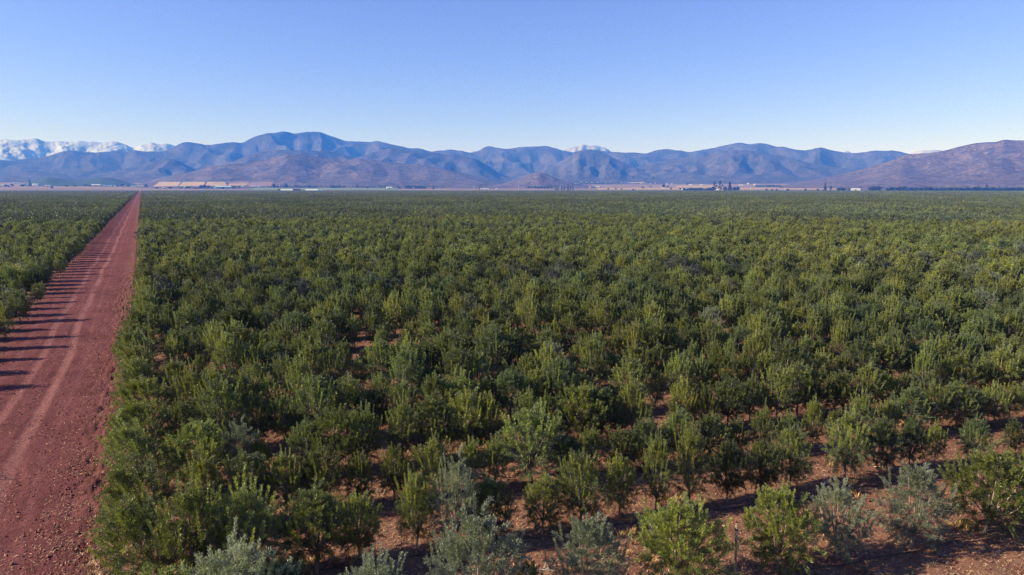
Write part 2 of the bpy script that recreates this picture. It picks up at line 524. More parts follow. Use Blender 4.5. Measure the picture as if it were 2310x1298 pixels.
def mountain(name, pts, D, W, mat, label, seed, lam=650, amp=0.5, skew=0.4, back=1500, prof=1.25, dwave=500, iso=0.0, rough=0.02, step=2.0, rows=110, kind='structure'):
    """a range with its crest D metres away; the crest's heights come from the skyline, the slopes get spurs and gullies"""
    x0, x1 = pts[0][0], pts[-1][0]
    px = np.arange(x0, x1 + 0.1, step)
    py = interp_sky(pts, px)
    d = np.stack([ray(a, b) for a, b in zip(px, py)])
    hor = np.hypot(d[:, 0], d[:, 1])
    ux, uy, el = d[:, 0] / hor, d[:, 1] / hor, d[:, 2] / hor
    um = np.arctan2(ux, uy) * D                       # metres along the range
    Dc = D + (fbm(um / 2600, um * 0 + 1.7, seed + 50, 3) - 0.5) * 2 * dwave
    el = el + (fbm(um / 140, um * 0, seed + 60, 4) - 0.5) * rough * np.clip(el, 0, 0.03)
    Hc = CAMH + el * Dc
    v = np.linspace(0, 1, rows)[:, None]
    warp = (fbm(um[None] / 1300, v * 1.6, seed + 3, 3) - 0.5) * 1.6
    tri = lambda q: 1 - np.abs(2 * (q - np.floor(q)) - 1)
    q1 = um[None] / lam + warp * 1.1 + skew * v
    q2 = um[None] / (lam * 0.43) - warp * 1.3 - skew * 0.7 * v + 0.37
    R = (tri(q1) + 0.42 * tri(q2) + 0.30 * ridged(um[None] / (lam * 0.5) + warp, v * 1.5 + 0.4 * warp, seed, 3)) / 1.62
    R = R * (0.75 + 0.5 * fbm(um[None] / (lam * 2.2), v * 1.3, seed + 12, 2))
    bump = np.sin(PI * np.clip(v, 0, 1)) ** 0.8 * (0.35 + 0.65 * v) + 0.0 * um[None]
    p = v ** prof
    p = p * (1 - amp * np.clip(1 - R, 0, 1) * bump) + (fbm(um[None] / 110, v * 12, seed + 9, 4) - 0.5) * 0.05 * bump + (fbm(um[None] / 330 + 0.8 * warp, v * 3.2, seed + 14, 5) - 0.5) * iso * bump
    p = np.where(v >= 1, 1.0, np.minimum(p, 0.995))
    dd = Dc[None] - W * (1 - v)
    g = terrain(dd)
    top = np.maximum(Hc[None] * dd / Dc[None], g - 6)
    z = g - 4 + (top - g + 4) * p
    vb = np.linspace(0, 1, 14)[1:, None]
    db = Dc[None] + back * vb
    zb = terrain(db) - 8 + (Hc[None] - terrain(db) + 8) * (1 - vb) ** 1.2
    dd, z = np.concatenate((dd, db)), np.concatenate((z, zb))
    X, Y = ux[None] * dd, uy[None] * dd
    m, n = z.shape
    a = (np.arange(m - 1)[:, None] * n + np.arange(n - 1)).ravel()
    me = mesh_np(name, np.stack((X, Y, z), -1).reshape(-1, 3), np.stack((a, a + 1, a + n + 1, a + n), 1), mat, smooth=True)
    if D < 9500:
        SOLID.append((np.stack((X, Y, z), -1).reshape(-1, 3), np.stack((a, a + 1, a + n + 1, a + n), 1)))
    return tag(obj(name, me), label, None, None, kind)
SOLID = []

ANDES = [(-420, 325), (-300, 315), (-200, 321), (-100, 313), (-40, 317), (0, 315), (20, 314), (42, 316), (60, 315), (82, 313), (100, 320), (118, 321), (140, 319), (160, 321), (178, 318), (195, 321), (215, 319),
         (232, 321), (250, 320), (263, 319), (280, 325), (300, 333), (312, 330), (335, 324), (347, 323), (360, 325), (375, 323), (390, 328), (410, 333), (450, 340), (520, 353), (600, 383), (700, 423)]
mountain('mountains', ANDES, 12600, 1500, M_SNOW, 'snow covered high range behind the blue hills', 101, lam=900, amp=0.12, iso=0.55, back=900, prof=0.9, rough=0.08, dwave=250)
mountain('mountains', [(1030, 380), (1045, 350), (1056, 342), (1064, 340.5), (1072, 342), (1090, 360), (1100, 385)], 12500, 1100, M_SNOW, 'small snowy summit showing in the notch', 102, back=700, rough=0.2)
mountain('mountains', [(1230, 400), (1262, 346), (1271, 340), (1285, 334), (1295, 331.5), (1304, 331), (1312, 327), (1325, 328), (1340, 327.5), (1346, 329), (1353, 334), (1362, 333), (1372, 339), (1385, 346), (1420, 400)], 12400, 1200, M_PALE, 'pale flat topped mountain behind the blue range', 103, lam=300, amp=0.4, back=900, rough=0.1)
mountain('mountains', [(1465, 400), (1480, 345), (1495, 341), (1510, 343), (1540, 400)], 12500, 1100, M_SNOW, 'snowy summit just above the middle of the range', 105, back=700)
mountain('mountains', [(1870, 400), (1890, 348), (1903, 340), (1912, 339.5), (1920, 344), (1950, 400)], 12500, 1100, M_SNOW, 'snowy summit above the right part of the range', 106, back=700)
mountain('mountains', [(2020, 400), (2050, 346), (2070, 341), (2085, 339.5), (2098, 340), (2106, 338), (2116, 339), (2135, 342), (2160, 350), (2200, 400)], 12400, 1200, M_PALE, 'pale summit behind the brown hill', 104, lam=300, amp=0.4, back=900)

SKYLINE = [(-620, 352), (-480, 345), (-330, 350), (-200, 340), (-110, 350), (-50, 358), (0, 362), (25, 362), (75, 358), (113, 350), (143, 341), (161, 340), (188, 343), (216, 345), (226, 343), (251, 343), (271, 340), (286, 342), (301, 338), (326, 342), (357, 342), (372, 340), (387, 335), (402, 326), (424, 320), (444, 323), (462, 328), (475, 328), (502, 323), (522, 321), (545, 324), (560, 315), (573, 308), (598, 302), (623, 300), (640, 296), (665, 302), (686, 298), (701, 297), (721, 298), (751, 308), (778, 318), (801, 320), (826, 320), (837, 322), (847, 318), (864, 320), (886, 326), (922, 334), (944, 334), (974, 342), (999, 340), (1019, 338), (1045, 341), (1062, 345), (1082, 339), (1095, 331), (1107, 330), (1122, 334), (1138, 337), (1170, 333), (1225, 329), (1253, 335), (1271, 341), (1293, 345), (1316, 338), (1333, 338), (1358, 340), (1386, 343), (1404, 344), (1434, 344), (1459, 347), (1476, 340), (1497, 337), (1522, 339), (1534, 339), (1552, 343), (1572, 340), (1597, 337), (1622, 331), (1647, 325), (1672, 321), (1692, 326), (1700, 325), (1718, 323), (1734, 325), (1750, 331), (1769, 331), (1787, 337), (1816, 339), (1837, 336), (1853, 333), (1869, 338), (1895, 343), (1919, 346), (1954, 343), (1977, 340), (2017, 340), (2041, 346), (2080, 352), (2140, 348), (2220, 340), (2340, 345), (2480, 350), (2700, 345), (2920, 352)]
mountain('mountains', SKYLINE, 10800, 2700, M_BLUE, 'long blue shrubby mountain range across the horizon', 7, lam=900, amp=0.80, back=1800, prof=1.15, rough=0.06)

mountain('hills', [(-520, 415), (-300, 398), (-120, 392), (0, 396), (90, 388), (190, 398), (290, 380), (340, 366), (375, 357), (400, 362), (430, 378), (470, 396), (520, 415)], 8900, 1500, M_MID, 'dark lower spurs under the snowy range', 23, lam=600, amp=0.75, prof=1.0)
mountain('hills', [(430, 415), (480, 385), (520, 366), (560, 350), (600, 341), (640, 338), (690, 340), (740, 341), (765, 347), (800, 356), (840, 345), (880, 333), (905, 338), (940, 342), (980, 344), (1010, 350), (1045, 352), (1075, 360), (1100, 374), (1125, 390), (1160, 405), (1200, 415)], 8600, 1700, M_MID, 'blue grey middle ridge below the highest summit', 31, lam=640, amp=0.78, prof=1.05)
mountain('hills', [(1120, 415), (1180, 396), (1220, 386), (1271, 361), (1296, 346), (1316, 340), (1333, 339), (1350, 342), (1370, 350), (1395, 362), (1421, 372), (1450, 384), (1490, 400), (1530, 413)], 8800, 1900, M_MID, 'rounded central mountain with dark gullies', 43, lam=420, amp=0.78, prof=1.15, skew=-0.3)
mountain('hills', [(1360, 413), (1400, 394), (1446, 374), (1497, 362), (1547, 355), (1590, 352), (1622, 345), (1655, 338), (1690, 340), (1730, 348), (1765, 352), (1800, 362), (1850, 372), (1905, 380), (1960, 390), (2020, 400), (2100, 412)], 8900, 1900, M_MID, 'broad front ridge right of the central mountain', 57, lam=600, amp=0.75, prof=1.1)

mountain('hills', [(310, 417), (326, 412), (377, 398), (427, 389), (477, 375), (520, 370), (560, 368), (610, 358), (643, 349), (668, 348), (700, 353), (736, 357), (773, 360), (811, 359), (849, 362), (911, 370), (962, 374), (999, 380), (1037, 390), (1075, 398), (1112, 410), (1150, 419)], 6500, 1750, M_BROWN, 'long dry brown foothill below the highest summit', 61, lam=700, amp=0.55, prof=1.35, dwave=150)
mountain('hills', [(1730, 424), (1761, 420), (1806, 410), (1858, 402), (1911, 390), (1964, 378), (2004, 365), (2041, 348), (2070, 347), (2101, 345), (2136, 339), (2165, 331), (2202, 323), (2228, 321), (2247, 321), (2265, 315), (2289, 317), (2310, 317), (2380, 322), (2460, 312), (2600, 320), (2800, 340), (2950, 370)], 6300, 1900, M_ROCKY, 'dry brown rocky hill at the right', 71, lam=760, amp=0.58, prof=1.25, dwave=150)
mountain('hills', [(1085, 423), (1120, 418), (1150, 410), (1185, 399), (1203, 391), (1215, 388), (1226, 390), (1240, 396), (1265, 406), (1300, 414), (1330, 419), (1360, 423)], 5500, 650, M_ROCKY, 'small brown cone hill in front of the range', 81, lam=260, amp=0.3, prof=1.1, dwave=20, back=600, rows=60)
mountain('hills', [(40, 419), (60, 413), (86, 405), (103, 400), (123, 401), (143, 404), (164, 406), (186, 406), (207, 403), (229, 400.5), (250, 402), (271, 407), (286, 411), (310, 417)], 6400, 800, M_GREENHILL, 'low blue green hills above the left village', 91, lam=400, amp=0.2, prof=1.0, dwave=20, back=600, rows=50)

# ------------------------------------------------------------------ fields on the valley floor and the feet of the hills
from mathutils.bvhtree import BVHTree
TREES_BVH = []
for V_, F_ in SOLID:
    TREES_BVH.append(BVHTree.FromPolygons(V_.tolist(), F_.tolist()))
def surface_at(px, py):
    """where the sight line of a photo pixel meets the valley floor or a hill"""
    best = ground_at(px, py)
    d = ray(px, py)
    dv = Vector(d).normalized()
    hz = math.hypot(dv.x, dv.y)
    for b in TREES_BVH:
        hit = b.ray_cast(Vector((0, 0, CAMH)), dv)
        if hit[0] is not None and hit[3] * hz < best[3]:
            best = (hit[0].x, hit[0].y, hit[0].z, hit[3] * hz)
    return best

def field_sheet(name, poly, mat, label, n=26, lift=1.2):
    """a field draped on the valley floor; poly = four corners as seen: near-left, near-right, far-right, far-left"""
    g = np.array(poly, float)
    V = []
    for j in range(n + 1):
        for i in range(n + 1):
            u, v = i / n, j / n
            p = (g[0] * (1 - u) + g[1] * u) * (1 - v) + (g[3] * (1 - u) + g[2] * u) * v
            x, y, z, r = surface_at(p[0], p[1])
            V.append((x, y, z + lift))
    a = (np.arange(n)[:, None] * (n + 1) + np.arange(n)).ravel()
    me = mesh_np(name, V, np.stack((a, a + 1, a + n + 2, a + n + 1), 1), mat)
    return tag(obj(name, me), label, None, None, 'structure')

FIELDS = [
    ('stubble_field', [(344, 422), (400, 421), (409, 411), (360, 411)], M_YELLOW, 'yellow stubble field at the foot of the hills, leftmost'),
    ('stubble_field', [(403, 421), (458, 421), (463, 411), (413, 411)], M_YELLOW, 'second yellow stubble field from the left'),
    ('stubble_field', [(461, 421), (512, 419), (507, 411), (468, 411)], M_YELLOW, 'yellow stubble field above the blue warehouse'),
    ('stubble_field', [(514, 419.5), (553, 419.5), (562, 414.5), (518, 414)], M_YELLOW, 'small yellow field right of the blue warehouse'),
    ('ploughed_field', [(521, 413.6), (563, 413.6), (560, 410), (512, 410)], M_PURPLE, 'dark fallow field above the small yellow field'),
    ('ploughed_field', [(555, 420.5), (611, 420.5), (617, 410.5), (566, 412.5)], M_PURPLE, 'reddish ploughed field below the brown hill'),
    ('crop_field', [(560, 428.5), (900, 428.5), (890, 425.5), (575, 424.5)], M_GREENF, 'thin green crop field behind the white roofed sheds'),
    ('stubble_field', [(1350, 428.5), (1615, 428.5), (1610, 424.5), (1345, 425)], M_YELLOW, 'long yellow field at the far edge of the orchard'),
    ('stubble_field', [(1520, 424), (1610, 424), (1612, 419.5), (1530, 419)], M_YELLOW, 'orange stubble field left of the tall gum trees'),
    ('stubble_field', [(1668, 428.5), (1890, 428.5), (1886, 425.8), (1668, 425)], M_YELLOW, 'yellow field between the gum trees and the tall conifer'),
    ('stubble_field', [(1412, 413.5), (1456, 413.5), (1452, 411), (1420, 412)], M_YELLOW, 'small pale field under the central mountain'),
]
for k, (nm, poly, m, lb) in enumerate(FIELDS):
    field_sheet(nm, poly, m, lb, lift=1.0 + 0.02 * k)

# ------------------------------------------------------------------ olive trees
def unit(a):
    return a / np.maximum(np.linalg.norm(a, axis=-1, keepdims=True), 1e-9)

def olive(seed, H=3.0, R=1.0, nleaf=13000, L=0.078, w=0.0105, limbs=8, tops=18, toplen=0.6, droop=0.25, z0=0.22, young=0.35, gap=0.0, wood=True, nsh=170, fill=0.62):
    """returns trunk MB and leaf arrays of one olive tree"""
    rng = np.random.default_rng(seed)
    mb = MB()
    lean = rng.normal(0, 0.07, 2)
    zt = z0 * H + 0.15
    mb.tube([(0, 0, -0.15), (lean[0] * 0.3, lean[1] * 0.3, zt * 0.35), (lean[0] * 0.8, lean[1] * 0.8, zt * 0.75), (lean[0], lean[1], zt)],
            [0.068, 0.05, 0.044, 0.04], 7)
    segs = []                                                     # points on limbs from which shoots spring
    ang0 = rng.uniform(0, 2 * PI)
    for i in range(limbs + 2):
        lead = i >= limbs
        an = ang0 + 2 * PI * i / limbs + rng.normal(0, 0.25)
        rr = R * (rng.uniform(0.45, 0.85) if not lead else rng.uniform(0, 0.3))
        ze = H * (rng.uniform(0.42, 0.80) if not lead else rng.uniform(0.82, 0.92))
        e = np.array((rr * math.cos(an), rr * math.sin(an), ze))
        s = np.array((lean[0], lean[1], zt * rng.uniform(0.7, 1.0)))
        m = (s + e) / 2 + np.array((0, 0, -0.08 * H if not lead else 0)) + np.array((math.cos(an), math.sin(an), 0)) * 0.12 * R
        t = np.linspace(0, 1, 9)[:, None]
        P = s * (1 - t) ** 2 + 2 * m * t * (1 - t) + e * t * t
        if wood:
            mb.tube([tuple(q) for q in P[::2]], list(np.linspace(0.030, 0.008, 5)), 5)
        segs.append(P)
    P = np.concatenate([q[2:] for q in segs])
    keep = rng.random(len(segs)) > gap
    # shoots
    o = P[rng.integers(0, len(P), nsh)] + rng.normal(0, 1, (nsh, 3)) * np.array((R * 0.20, R * 0.20, H * 0.07))
    zz = np.array((0, 0.12, 0.30, 0.55, 0.8, 1.0)); ff = np.array((0.50, 0.88, 1.0, 0.76, 0.42, 0.10))
    nf = int(nsh * fill)                                          # the twigs that fill the crown's outer volume
    zf = rng.random(nf) ** 1.15 * 0.95; af = rng.uniform(0, 2 * PI, nf)
    lobes = 0.86 + 0.16 * np.sin(af * 3 + seed) + 0.10 * np.sin(af * 5 + 2 * seed + zf * 7)
    qf = R * np.interp(zf, zz, ff) * lobes * np.sqrt(rng.uniform(0.25, 0.95, nf))
    o[:nf] = np.stack((qf * np.cos(af), qf * np.sin(af), H * (z0 + (1 - z0) * zf * 0.86)), 1)
    zrel = np.clip((o[:, 2] - z0 * H) / (H * (1 - z0)), 0.02, 1)
    env = R * np.interp(zrel, zz, ff)
    rad_ = np.hypot(o[:, 0], o[:, 1])
    sc = np.minimum(1, env / np.maximum(rad_, 1e-3))
    o[:, :2] *= sc[:, None]
    out = unit(np.stack((o[:, 0], o[:, 1], 0 * o[:, 0]), 1) + rng.normal(0, 0.25, (nsh, 3)) * np.array((1, 1, 0)))
    d = out * rng.uniform(0.15, 0.75, (nsh, 1)) + np.array((0, 0, 1)) * (0.25 + zrel[:, None] * 1.3 - droop + rng.normal(0, 0.3, (nsh, 1)))
    d = unit(d + rng.normal(0, 0.18, (nsh, 3)))
    ln = rng.uniform(0.22, 0.52, nsh) * H / 3.0
    yo = np.clip(young * (0.2 + 1.1 * zrel) + rng.normal(0, 0.18, nsh), 0, 1)
    wt = np.ones(nsh)
    # long upright shoots that give the crown its feathery top
    if tops:
        a = rng.uniform(0, 2 * PI, tops); q = R * 0.85 * np.sqrt(rng.random(tops))
        o2 = np.stack((q * np.cos(a), q * np.sin(a), H * (0.80 - 0.42 * (q / R) ** 1.3) + rng.normal(0, 0.05 * H, tops)), 1)
        d2 = unit(np.stack((o2[:, 0] * 0.30, o2[:, 1] * 0.30, np.ones(tops)), 1) + rng.normal(0, 0.10, (tops, 3)))
        o, d = np.concatenate((o, o2)), np.concatenate((d, d2))
        ln = np.concatenate((ln, rng.uniform(0.5, 1.15, tops) * toplen * H / 3.0))
        yo = np.concatenate((yo, np.clip(young + rng.uniform(0.15, 0.75, tops), 0, 1)))  # new growth at the top, brightened further as painted sunlit tips
        wt = np.concatenate((wt, np.full(tops, 0.8)))
    n = len(o)
    si = rng.choice(n, nleaf, p=wt * ln / (wt * ln).sum())
    isl = si >= nsh
    t = rng.uniform(0.0, 1.0, nleaf)
    bend = np.where(isl, 0.0, -0.22) * t * t * ln[si]
    c = o[si] + d[si] * (t * ln[si])[:, None]
    c[:, 2] += bend
    pr = unit(np.cross(d[si], rng.normal(0, 1, (nleaf, 3))))
    c = c + pr * (rng.random(nleaf) * np.where(isl, 0.02, 0.055))[:, None]
    ld = unit(d[si] * rng.uniform(0.5, 1.2, (nleaf, 1)) + pr * rng.uniform(0.3, 0.9, (nleaf, 1)))
    nm = unit(np.cross(ld, rng.normal(0, 1, (nleaf, 3))) + np.array((0, 0, 0.35)))
    sd_ = unit(np.cross(ld, nm))
    Ls = L * rng.uniform(0.65, 1.2, (nleaf, 1)); ws = w * rng.uniform(0.7, 1.2, (nleaf, 1))
    V = np.stack((c, c + ld * Ls * 0.45 + sd_ * ws, c + ld * Ls, c + ld * Ls * 0.45 - sd_ * ws), 1).reshape(-1, 3)
    F = np.arange(nleaf * 4).reshape(-1, 4)
    # leaves face up or out rather than at random
    fn = np.cross(V[1::4] - V[0::4], V[2::4] - V[0::4])
    flip = (fn * (np.array((0, 0, 1.0)) + 0.5 * unit(c * np.array((1, 1, 0))))).sum(1) < 0
    F[flip] = F[flip][:, ::-1]
    yo_l = np.clip(yo[si] + rng.normal(0, 0.10, nleaf), 0, 1)
    return mb, V, F, yo_l, rng.random(nleaf)

KINDS = {   # parameters of each look of tree
    'silver': dict(H=3.3, R=1.30, nleaf=38000, L=0.074, w=0.0088, tops=40, toplen=0.75, droop=0.45, young=0.25, nsh=260, z0=0.20, fill=0.5),
    'bright': dict(H=3.1, R=1.40, nleaf=46000, L=0.074, w=0.0092, tops=44, toplen=0.65, droop=0.25, young=0.55, nsh=300, z0=0.19),
    'green':  dict(H=3.0, R=0.95, nleaf=40000, L=0.062, w=0.0086, tops=44, toplen=0.85, young=0.42, nsh=280, z0=0.22),
    'slim':   dict(H=3.3, R=0.83, nleaf=36000, L=0.062, w=0.0086, tops=38, toplen=0.95, young=0.50, nsh=240, z0=0.21),
    'dark':   dict(H=2.9, R=1.05, nleaf=44000, L=0.062, w=0.0086, tops=40, toplen=0.70, young=0.30, nsh=320, z0=0.22),
}
KMAT = {'silver': 'silver', 'bright': 'bright', 'green': 'green', 'slim': 'green', 'dark': 'dark'}
TREE = {}
for kd, (nv, sd0) in {'silver': (4, 100), 'bright': (4, 200), 'green': (7, 300), 'slim': (6, 400), 'dark': (6, 500)}.items():
    TREE[kd] = []
    for q in range(nv):
        mb, V, F, yo, rn = olive(sd0 + q * 7, **KINDS[kd])
        TREE[kd].append((mb.mesh('trunk', BARK, True), mesh_np('crown', V, F, LEAF[KMAT[kd]], attrs={'youth': yo, 'rnd': rn}), mb, (V, F, yo, rn)))

rng0 = random.Random(5)
STYLE_WORDS = {'silver': ('silvery', 'silver grey', 'pale silvery'), 'bright': ('bright yellow-green', 'sunlit yellow-green', 'light green'),
               'green': ('green', 'mid green', 'olive green'), 'slim': ('slender green', 'narrow upright green', 'tall slim green'),
               'dark': ('dark green', 'dark bushy', 'dense dark')}
placed = []          # every individual tree: (row, along, root)

def plant(kd, xy, H, wscale, row, along, variant=None, rz=None, tilt=0.0):
    v = TREE[kd][rng0.randrange(len(TREE[kd])) if variant is None else variant % len(TREE[kd])]
    s = H / KINDS[kd]['H']
    root = obj('olive_tree', None, None, (xy[0], xy[1], OFF(*xy)), PI / 2 - ROW_AZ + rng0.choice((0, PI)) + rng0.gauss(0, 0.3) if rz is None else rz, (s * wscale * 1.00, s * wscale * 0.90, s))
    root.empty_display_size = 0.3
    if tilt:                                                   # row ends lean out over the road
        q_ = Matrix.Rotation(tilt, 3, Vector((-DR[0], -DR[1], 0))) @ Matrix.Rotation(root.rotation_euler.z, 3, 'Z')
        root.rotation_euler = q_.to_euler()
    obj('trunk', v[0], root)
    obj('crown', v[1], root)
    placed.append((row, along, root, kd, H, wscale))
    return root

# trees of the first rows as the photo shows them: kind, base pixel x and y, top y, width factor
MANUAL = [
    # front row
    ('silver', 545, 1545, 1215, 1.05), ('dark', 640, 1520, 1262, 0.9), ('silver', 850, 1478, 1238, 1.0), ('silver', 1075, 1430, 1150, 1.1), ('dark', 1190, 1405, 1255, 0.75), ('silver', 1325, 1377, 1165, 1.18), ('bright', 1532, 1334, 1122, 1.22),
    ('bright', 1752, 1290, 1088, 1.08), ('silver', 1888, 1260, 1088, 1.12), ('silver', 2055, 1233, 1045, 1.12), ('bright', 2222, 1200, 1005, 1.22), ('bright', 2345, 1178, 990, 1.0),
    # second row
    ('dark', 715, 1291, 1092, 1.22), ('green', 560, 1318, 1095, 1.2), ('green', 440, 1340, 1085, 1.12), ('green', 812, 1262, 1112, 1.12), ('slim', 939, 1249, 1058, 0.95), ('silver', 1030, 1236, 1030, 0.75), ('dark', 1100, 1226, 1075, 1.2), ('green', 1223, 1205, 1072, 1.1),
    ('green', 1309, 1189, 1015, 1.0), ('green', 1396, 1168, 1025, 0.9), ('slim', 1478, 1158, 985, 0.85), ('slim', 1555, 1147, 968, 0.9), ('dark', 1639, 1132, 985, 0.85),
    ('dark', 1713, 1120, 985, 0.9), ('dark', 1781, 1105, 955, 0.95), ('green', 1905, 1085, 930, 1.0), ('dark', 1983, 1072, 940, 0.95), ('dark', 2050, 1060, 945, 0.9), ('green', 2107, 1049, 955, 0.8),
    ('dark', 2195, 1043, 938, 0.95), ('dark', 2285, 1028, 950, 0.95),
]
def row_of(xy):
    c = float(np.dot(xy, RN))
    k = min(range(60), key=lambda q: abs(row_c(q) - c))
    return k
manual_xy = []
for kd, bx, by, ty, wf in MANUAL:
    g = flat_at(bx, by)
    d = ray(bx, ty)
    dep = g[1]
    H = CAMH + d[2] / d[1] * dep
    k = row_of(g)
    manual_xy.append((k, g))
    plant(kd, g, max(1.2, H), wf * 0.95, k, float(np.dot(g, RA)))

def in_view(xy, margin=0.0):
    """rough: does a tree standing here show in the photo's frame?"""
    x, y = xy
    if y < 8: return False
    px = 1155 + FPX * x / (y * CP)
    top = 649 + FPX * ((CAMH - 3.0) * CP - y * SP) / (y * CP + (CAMH - 3.0) * SP)
    return -60 - margin < px < 2370 + margin and top < 1298 + margin * 0.3

near_stuff, cand = [], []
NEAR_ROWS = 26
for k in range(0, NEAR_ROWS):
    for side in (1, -1):
        st = row_start(k, E_R if side == 1 else E_L)
        n = 150 if side == 1 else 70
        for i in range(n):
            if rng0.random() < 0.02: continue
            if i == 0 and side == -1 and rng0.random() < 0.15: continue
            p = st + RA * side * (PITCH_TREE * i + rng0.gauss(0, 0.14 if i or side == 1 else 0.5)) + RN * rng0.gauss(0, 0.10 if i or side == 1 else 0.3)
            if p[1] < 4 or abs(math.atan2(p[0], p[1])) > rad(52) and math.hypot(*p) > 45: continue
            if k <= 1 and any(kk == k and np.hypot(*(g - p)) < 1.1 for kk, g in manual_xy): continue
            if k <= 1 and p[0] > -2 and in_view(p): continue            # the photo's own gaps
            cand.append((p, k, side, i))
cand.sort(key=lambda c: c[0][1])
budget = 292 - len(placed)
def near_params():
    r = rng0.random()
    kd = 'green' if r < 0.42 else 'slim' if r < 0.68 else 'dark' if r < 0.94 else 'bright' if r < 0.985 else 'silver'
    H = min(3.8, max(1.9, rng0.gauss(2.92, 0.46)))
    if rng0.random() < 0.06: H *= 0.75
    return kd, H, rng0.uniform(0.78, 1.22)
for p, k, side, i in cand:
    kd, H, wf = near_params()
    if i == 0 and side == 1 and p[1] < 70:
        kd = rng0.choice(('green', 'bright', 'green', 'slim')); H = rng0.uniform(3.2, 3.7); wf = 1.05
    if i == 0 and side == -1: H = rng0.uniform(2.0, 3.4); wf = rng0.uniform(0.7, 1.2)
    if k == 2 and p[0] > 3 and side == 1: H *= 0.80
    if 2 <= k <= 9 and p[0] < 6 and side == 1: wf *= 1.10
    if k in (14, 15, 16, 17) and rng0.random() < (0.08, 0.26, 0.22, 0.1)[k - 14]:
        kd = 'blue'; H *= 1.06; wf = 1.1
    if budget > 0 and in_view(p) and kd != 'blue':
        plant(kd, p, H, wf, k if side == 1 else -1 - k, float(np.dot(p, RA)), tilt=rng0.uniform(0.28, 0.42) if i == 0 and side == 1 else 0.0)
        budget -= 1
    else:
        near_stuff.append((p, kd, H, wf))

# labels: what a tree looks like and where it stands in its row
ORD = ['front', 'second', 'third', 'fourth', 'fifth', 'sixth', 'seventh', 'eighth', 'ninth', 'tenth', 'eleventh', 'twelfth', 'thirteenth', 'fourteenth', 'fifteenth', 'sixteenth', 'seventeenth', 'eighteenth', 'nineteenth', 'twentieth']
def ordinal(n):
    w = ['', 'first', 'second', 'third', 'fourth', 'fifth', 'sixth', 'seventh', 'eighth', 'ninth', 'tenth', 'eleventh', 'twelfth', 'thirteenth', 'fourteenth', 'fifteenth', 'sixteenth', 'seventeenth', 'eighteenth', 'nineteenth']
    tens = {20: 'twenty', 30: 'thirty', 40: 'forty'}
    if n < 20: return w[n]
    b = n // 10 * 10
    return {20: 'twentieth', 30: 'thirtieth', 40: 'fortieth'}[b] if n % 10 == 0 else tens[b] + '-' + w[n % 10]
rows = {}
for it in placed:
    rows.setdefault(it[0], []).append(it)
for k, its in rows.items():
    its.sort(key=lambda q: q[1])
    for n, (kk, al, root, kd, H, wf) in enumerate(its, 1):
        size = 'tall ' if H > 3.3 and kd != 'slim' else 'low ' if H < 2.45 else ''
        look = size + STYLE_WORDS[kd][n % 3] + ' olive tree'
        if k >= 0:
            where = 'first from the left' if n == 1 else ordinal(n) + ' from the left'
            lb = '%s, %s in the %s row' % (look, where, ORD[k])
        else:
            lb = '%s beside the left verge, row %s' % (look, ordinal(-k))
        tag(root, lb, 'tree', 'olive trees in the near rows')

# ------------------------------------------------------------------ the rest of the orchard: one object
src = bpy.data.collections.new('orchard_sources')
src_names = []
def add_source(name, me):
    o = bpy.data.objects.new(name, me)
    src.objects.link(o)
    src_names.append(name)
    return len(src_names) - 1

def tree_mesh(name, mb, V, F, yo, rn, leafmat):
    tv = np.concatenate(mb.v); tf = [q for f in mb.f for q in f]
    q4 = np.array([q for q in tf if len(q) == 4])
    allv = np.concatenate((V, tv))
    faces = np.concatenate((F, q4 + len(V)))
    mi = np.concatenate((np.zeros(len(F), int), np.ones(len(q4), int)))
    pad = np.zeros(len(q4))
    return mesh_np(name, allv, faces, [leafmat, BARK], mi, {'youth': np.concatenate((yo, pad)), 'rnd': np.concatenate((rn, pad))})

IDX = {}
cnt = 0
for kd in TREE:
    IDX[kd] = []
    for mt, mc, mb, (V, F, yo, rn) in TREE[kd][:3]:
        IDX[kd].append(add_source('a%03d_olive_tree' % cnt, tree_mesh('olive_tree', mb, V, F, yo, rn, LEAF[KMAT[kd]]))); cnt += 1
IDX['blue'] = []
for q in range(3):
    mb, V, F, yo, rn = olive(700 + q, H=3.2, R=1.2, nleaf=36000, L=0.062, w=0.0086, tops=36, toplen=0.6, young=0.2, nsh=280)
    IDX['blue'].append(add_source('a%03d_olive_tree' % cnt, tree_mesh('olive_tree', mb, V, F, yo, rn, LEAF['blue']))); cnt += 1
KH = {k: v['H'] for k, v in KINDS.items()}; KH['blue'] = 3.2
# mid distance trees
MID = {}
for kd, par, n in (('green', KINDS['green'], 4), ('slim', KINDS['slim'], 4), ('dark', KINDS['dark'], 3), ('bright', KINDS['bright'], 2), ('blue', dict(H=3.2, R=1.2, tops=18, toplen=0.5, young=0.2, nsh=150), 2)):
    MID[kd] = []
    pp = dict(par); pp.update(nleaf=7500, L=0.15, w=0.019, wood=False, limbs=7)
    for q in range(n):
        mb, V, F, yo, rn = olive(900 + q * 3 + len(kd), **pp)
        MID[kd].append(add_source('b%03d_olive_tree' % cnt, tree_mesh('olive_tree', mb, V, F, yo, rn, LEAF[KMAT.get(kd, 'blue')]))); cnt += 1
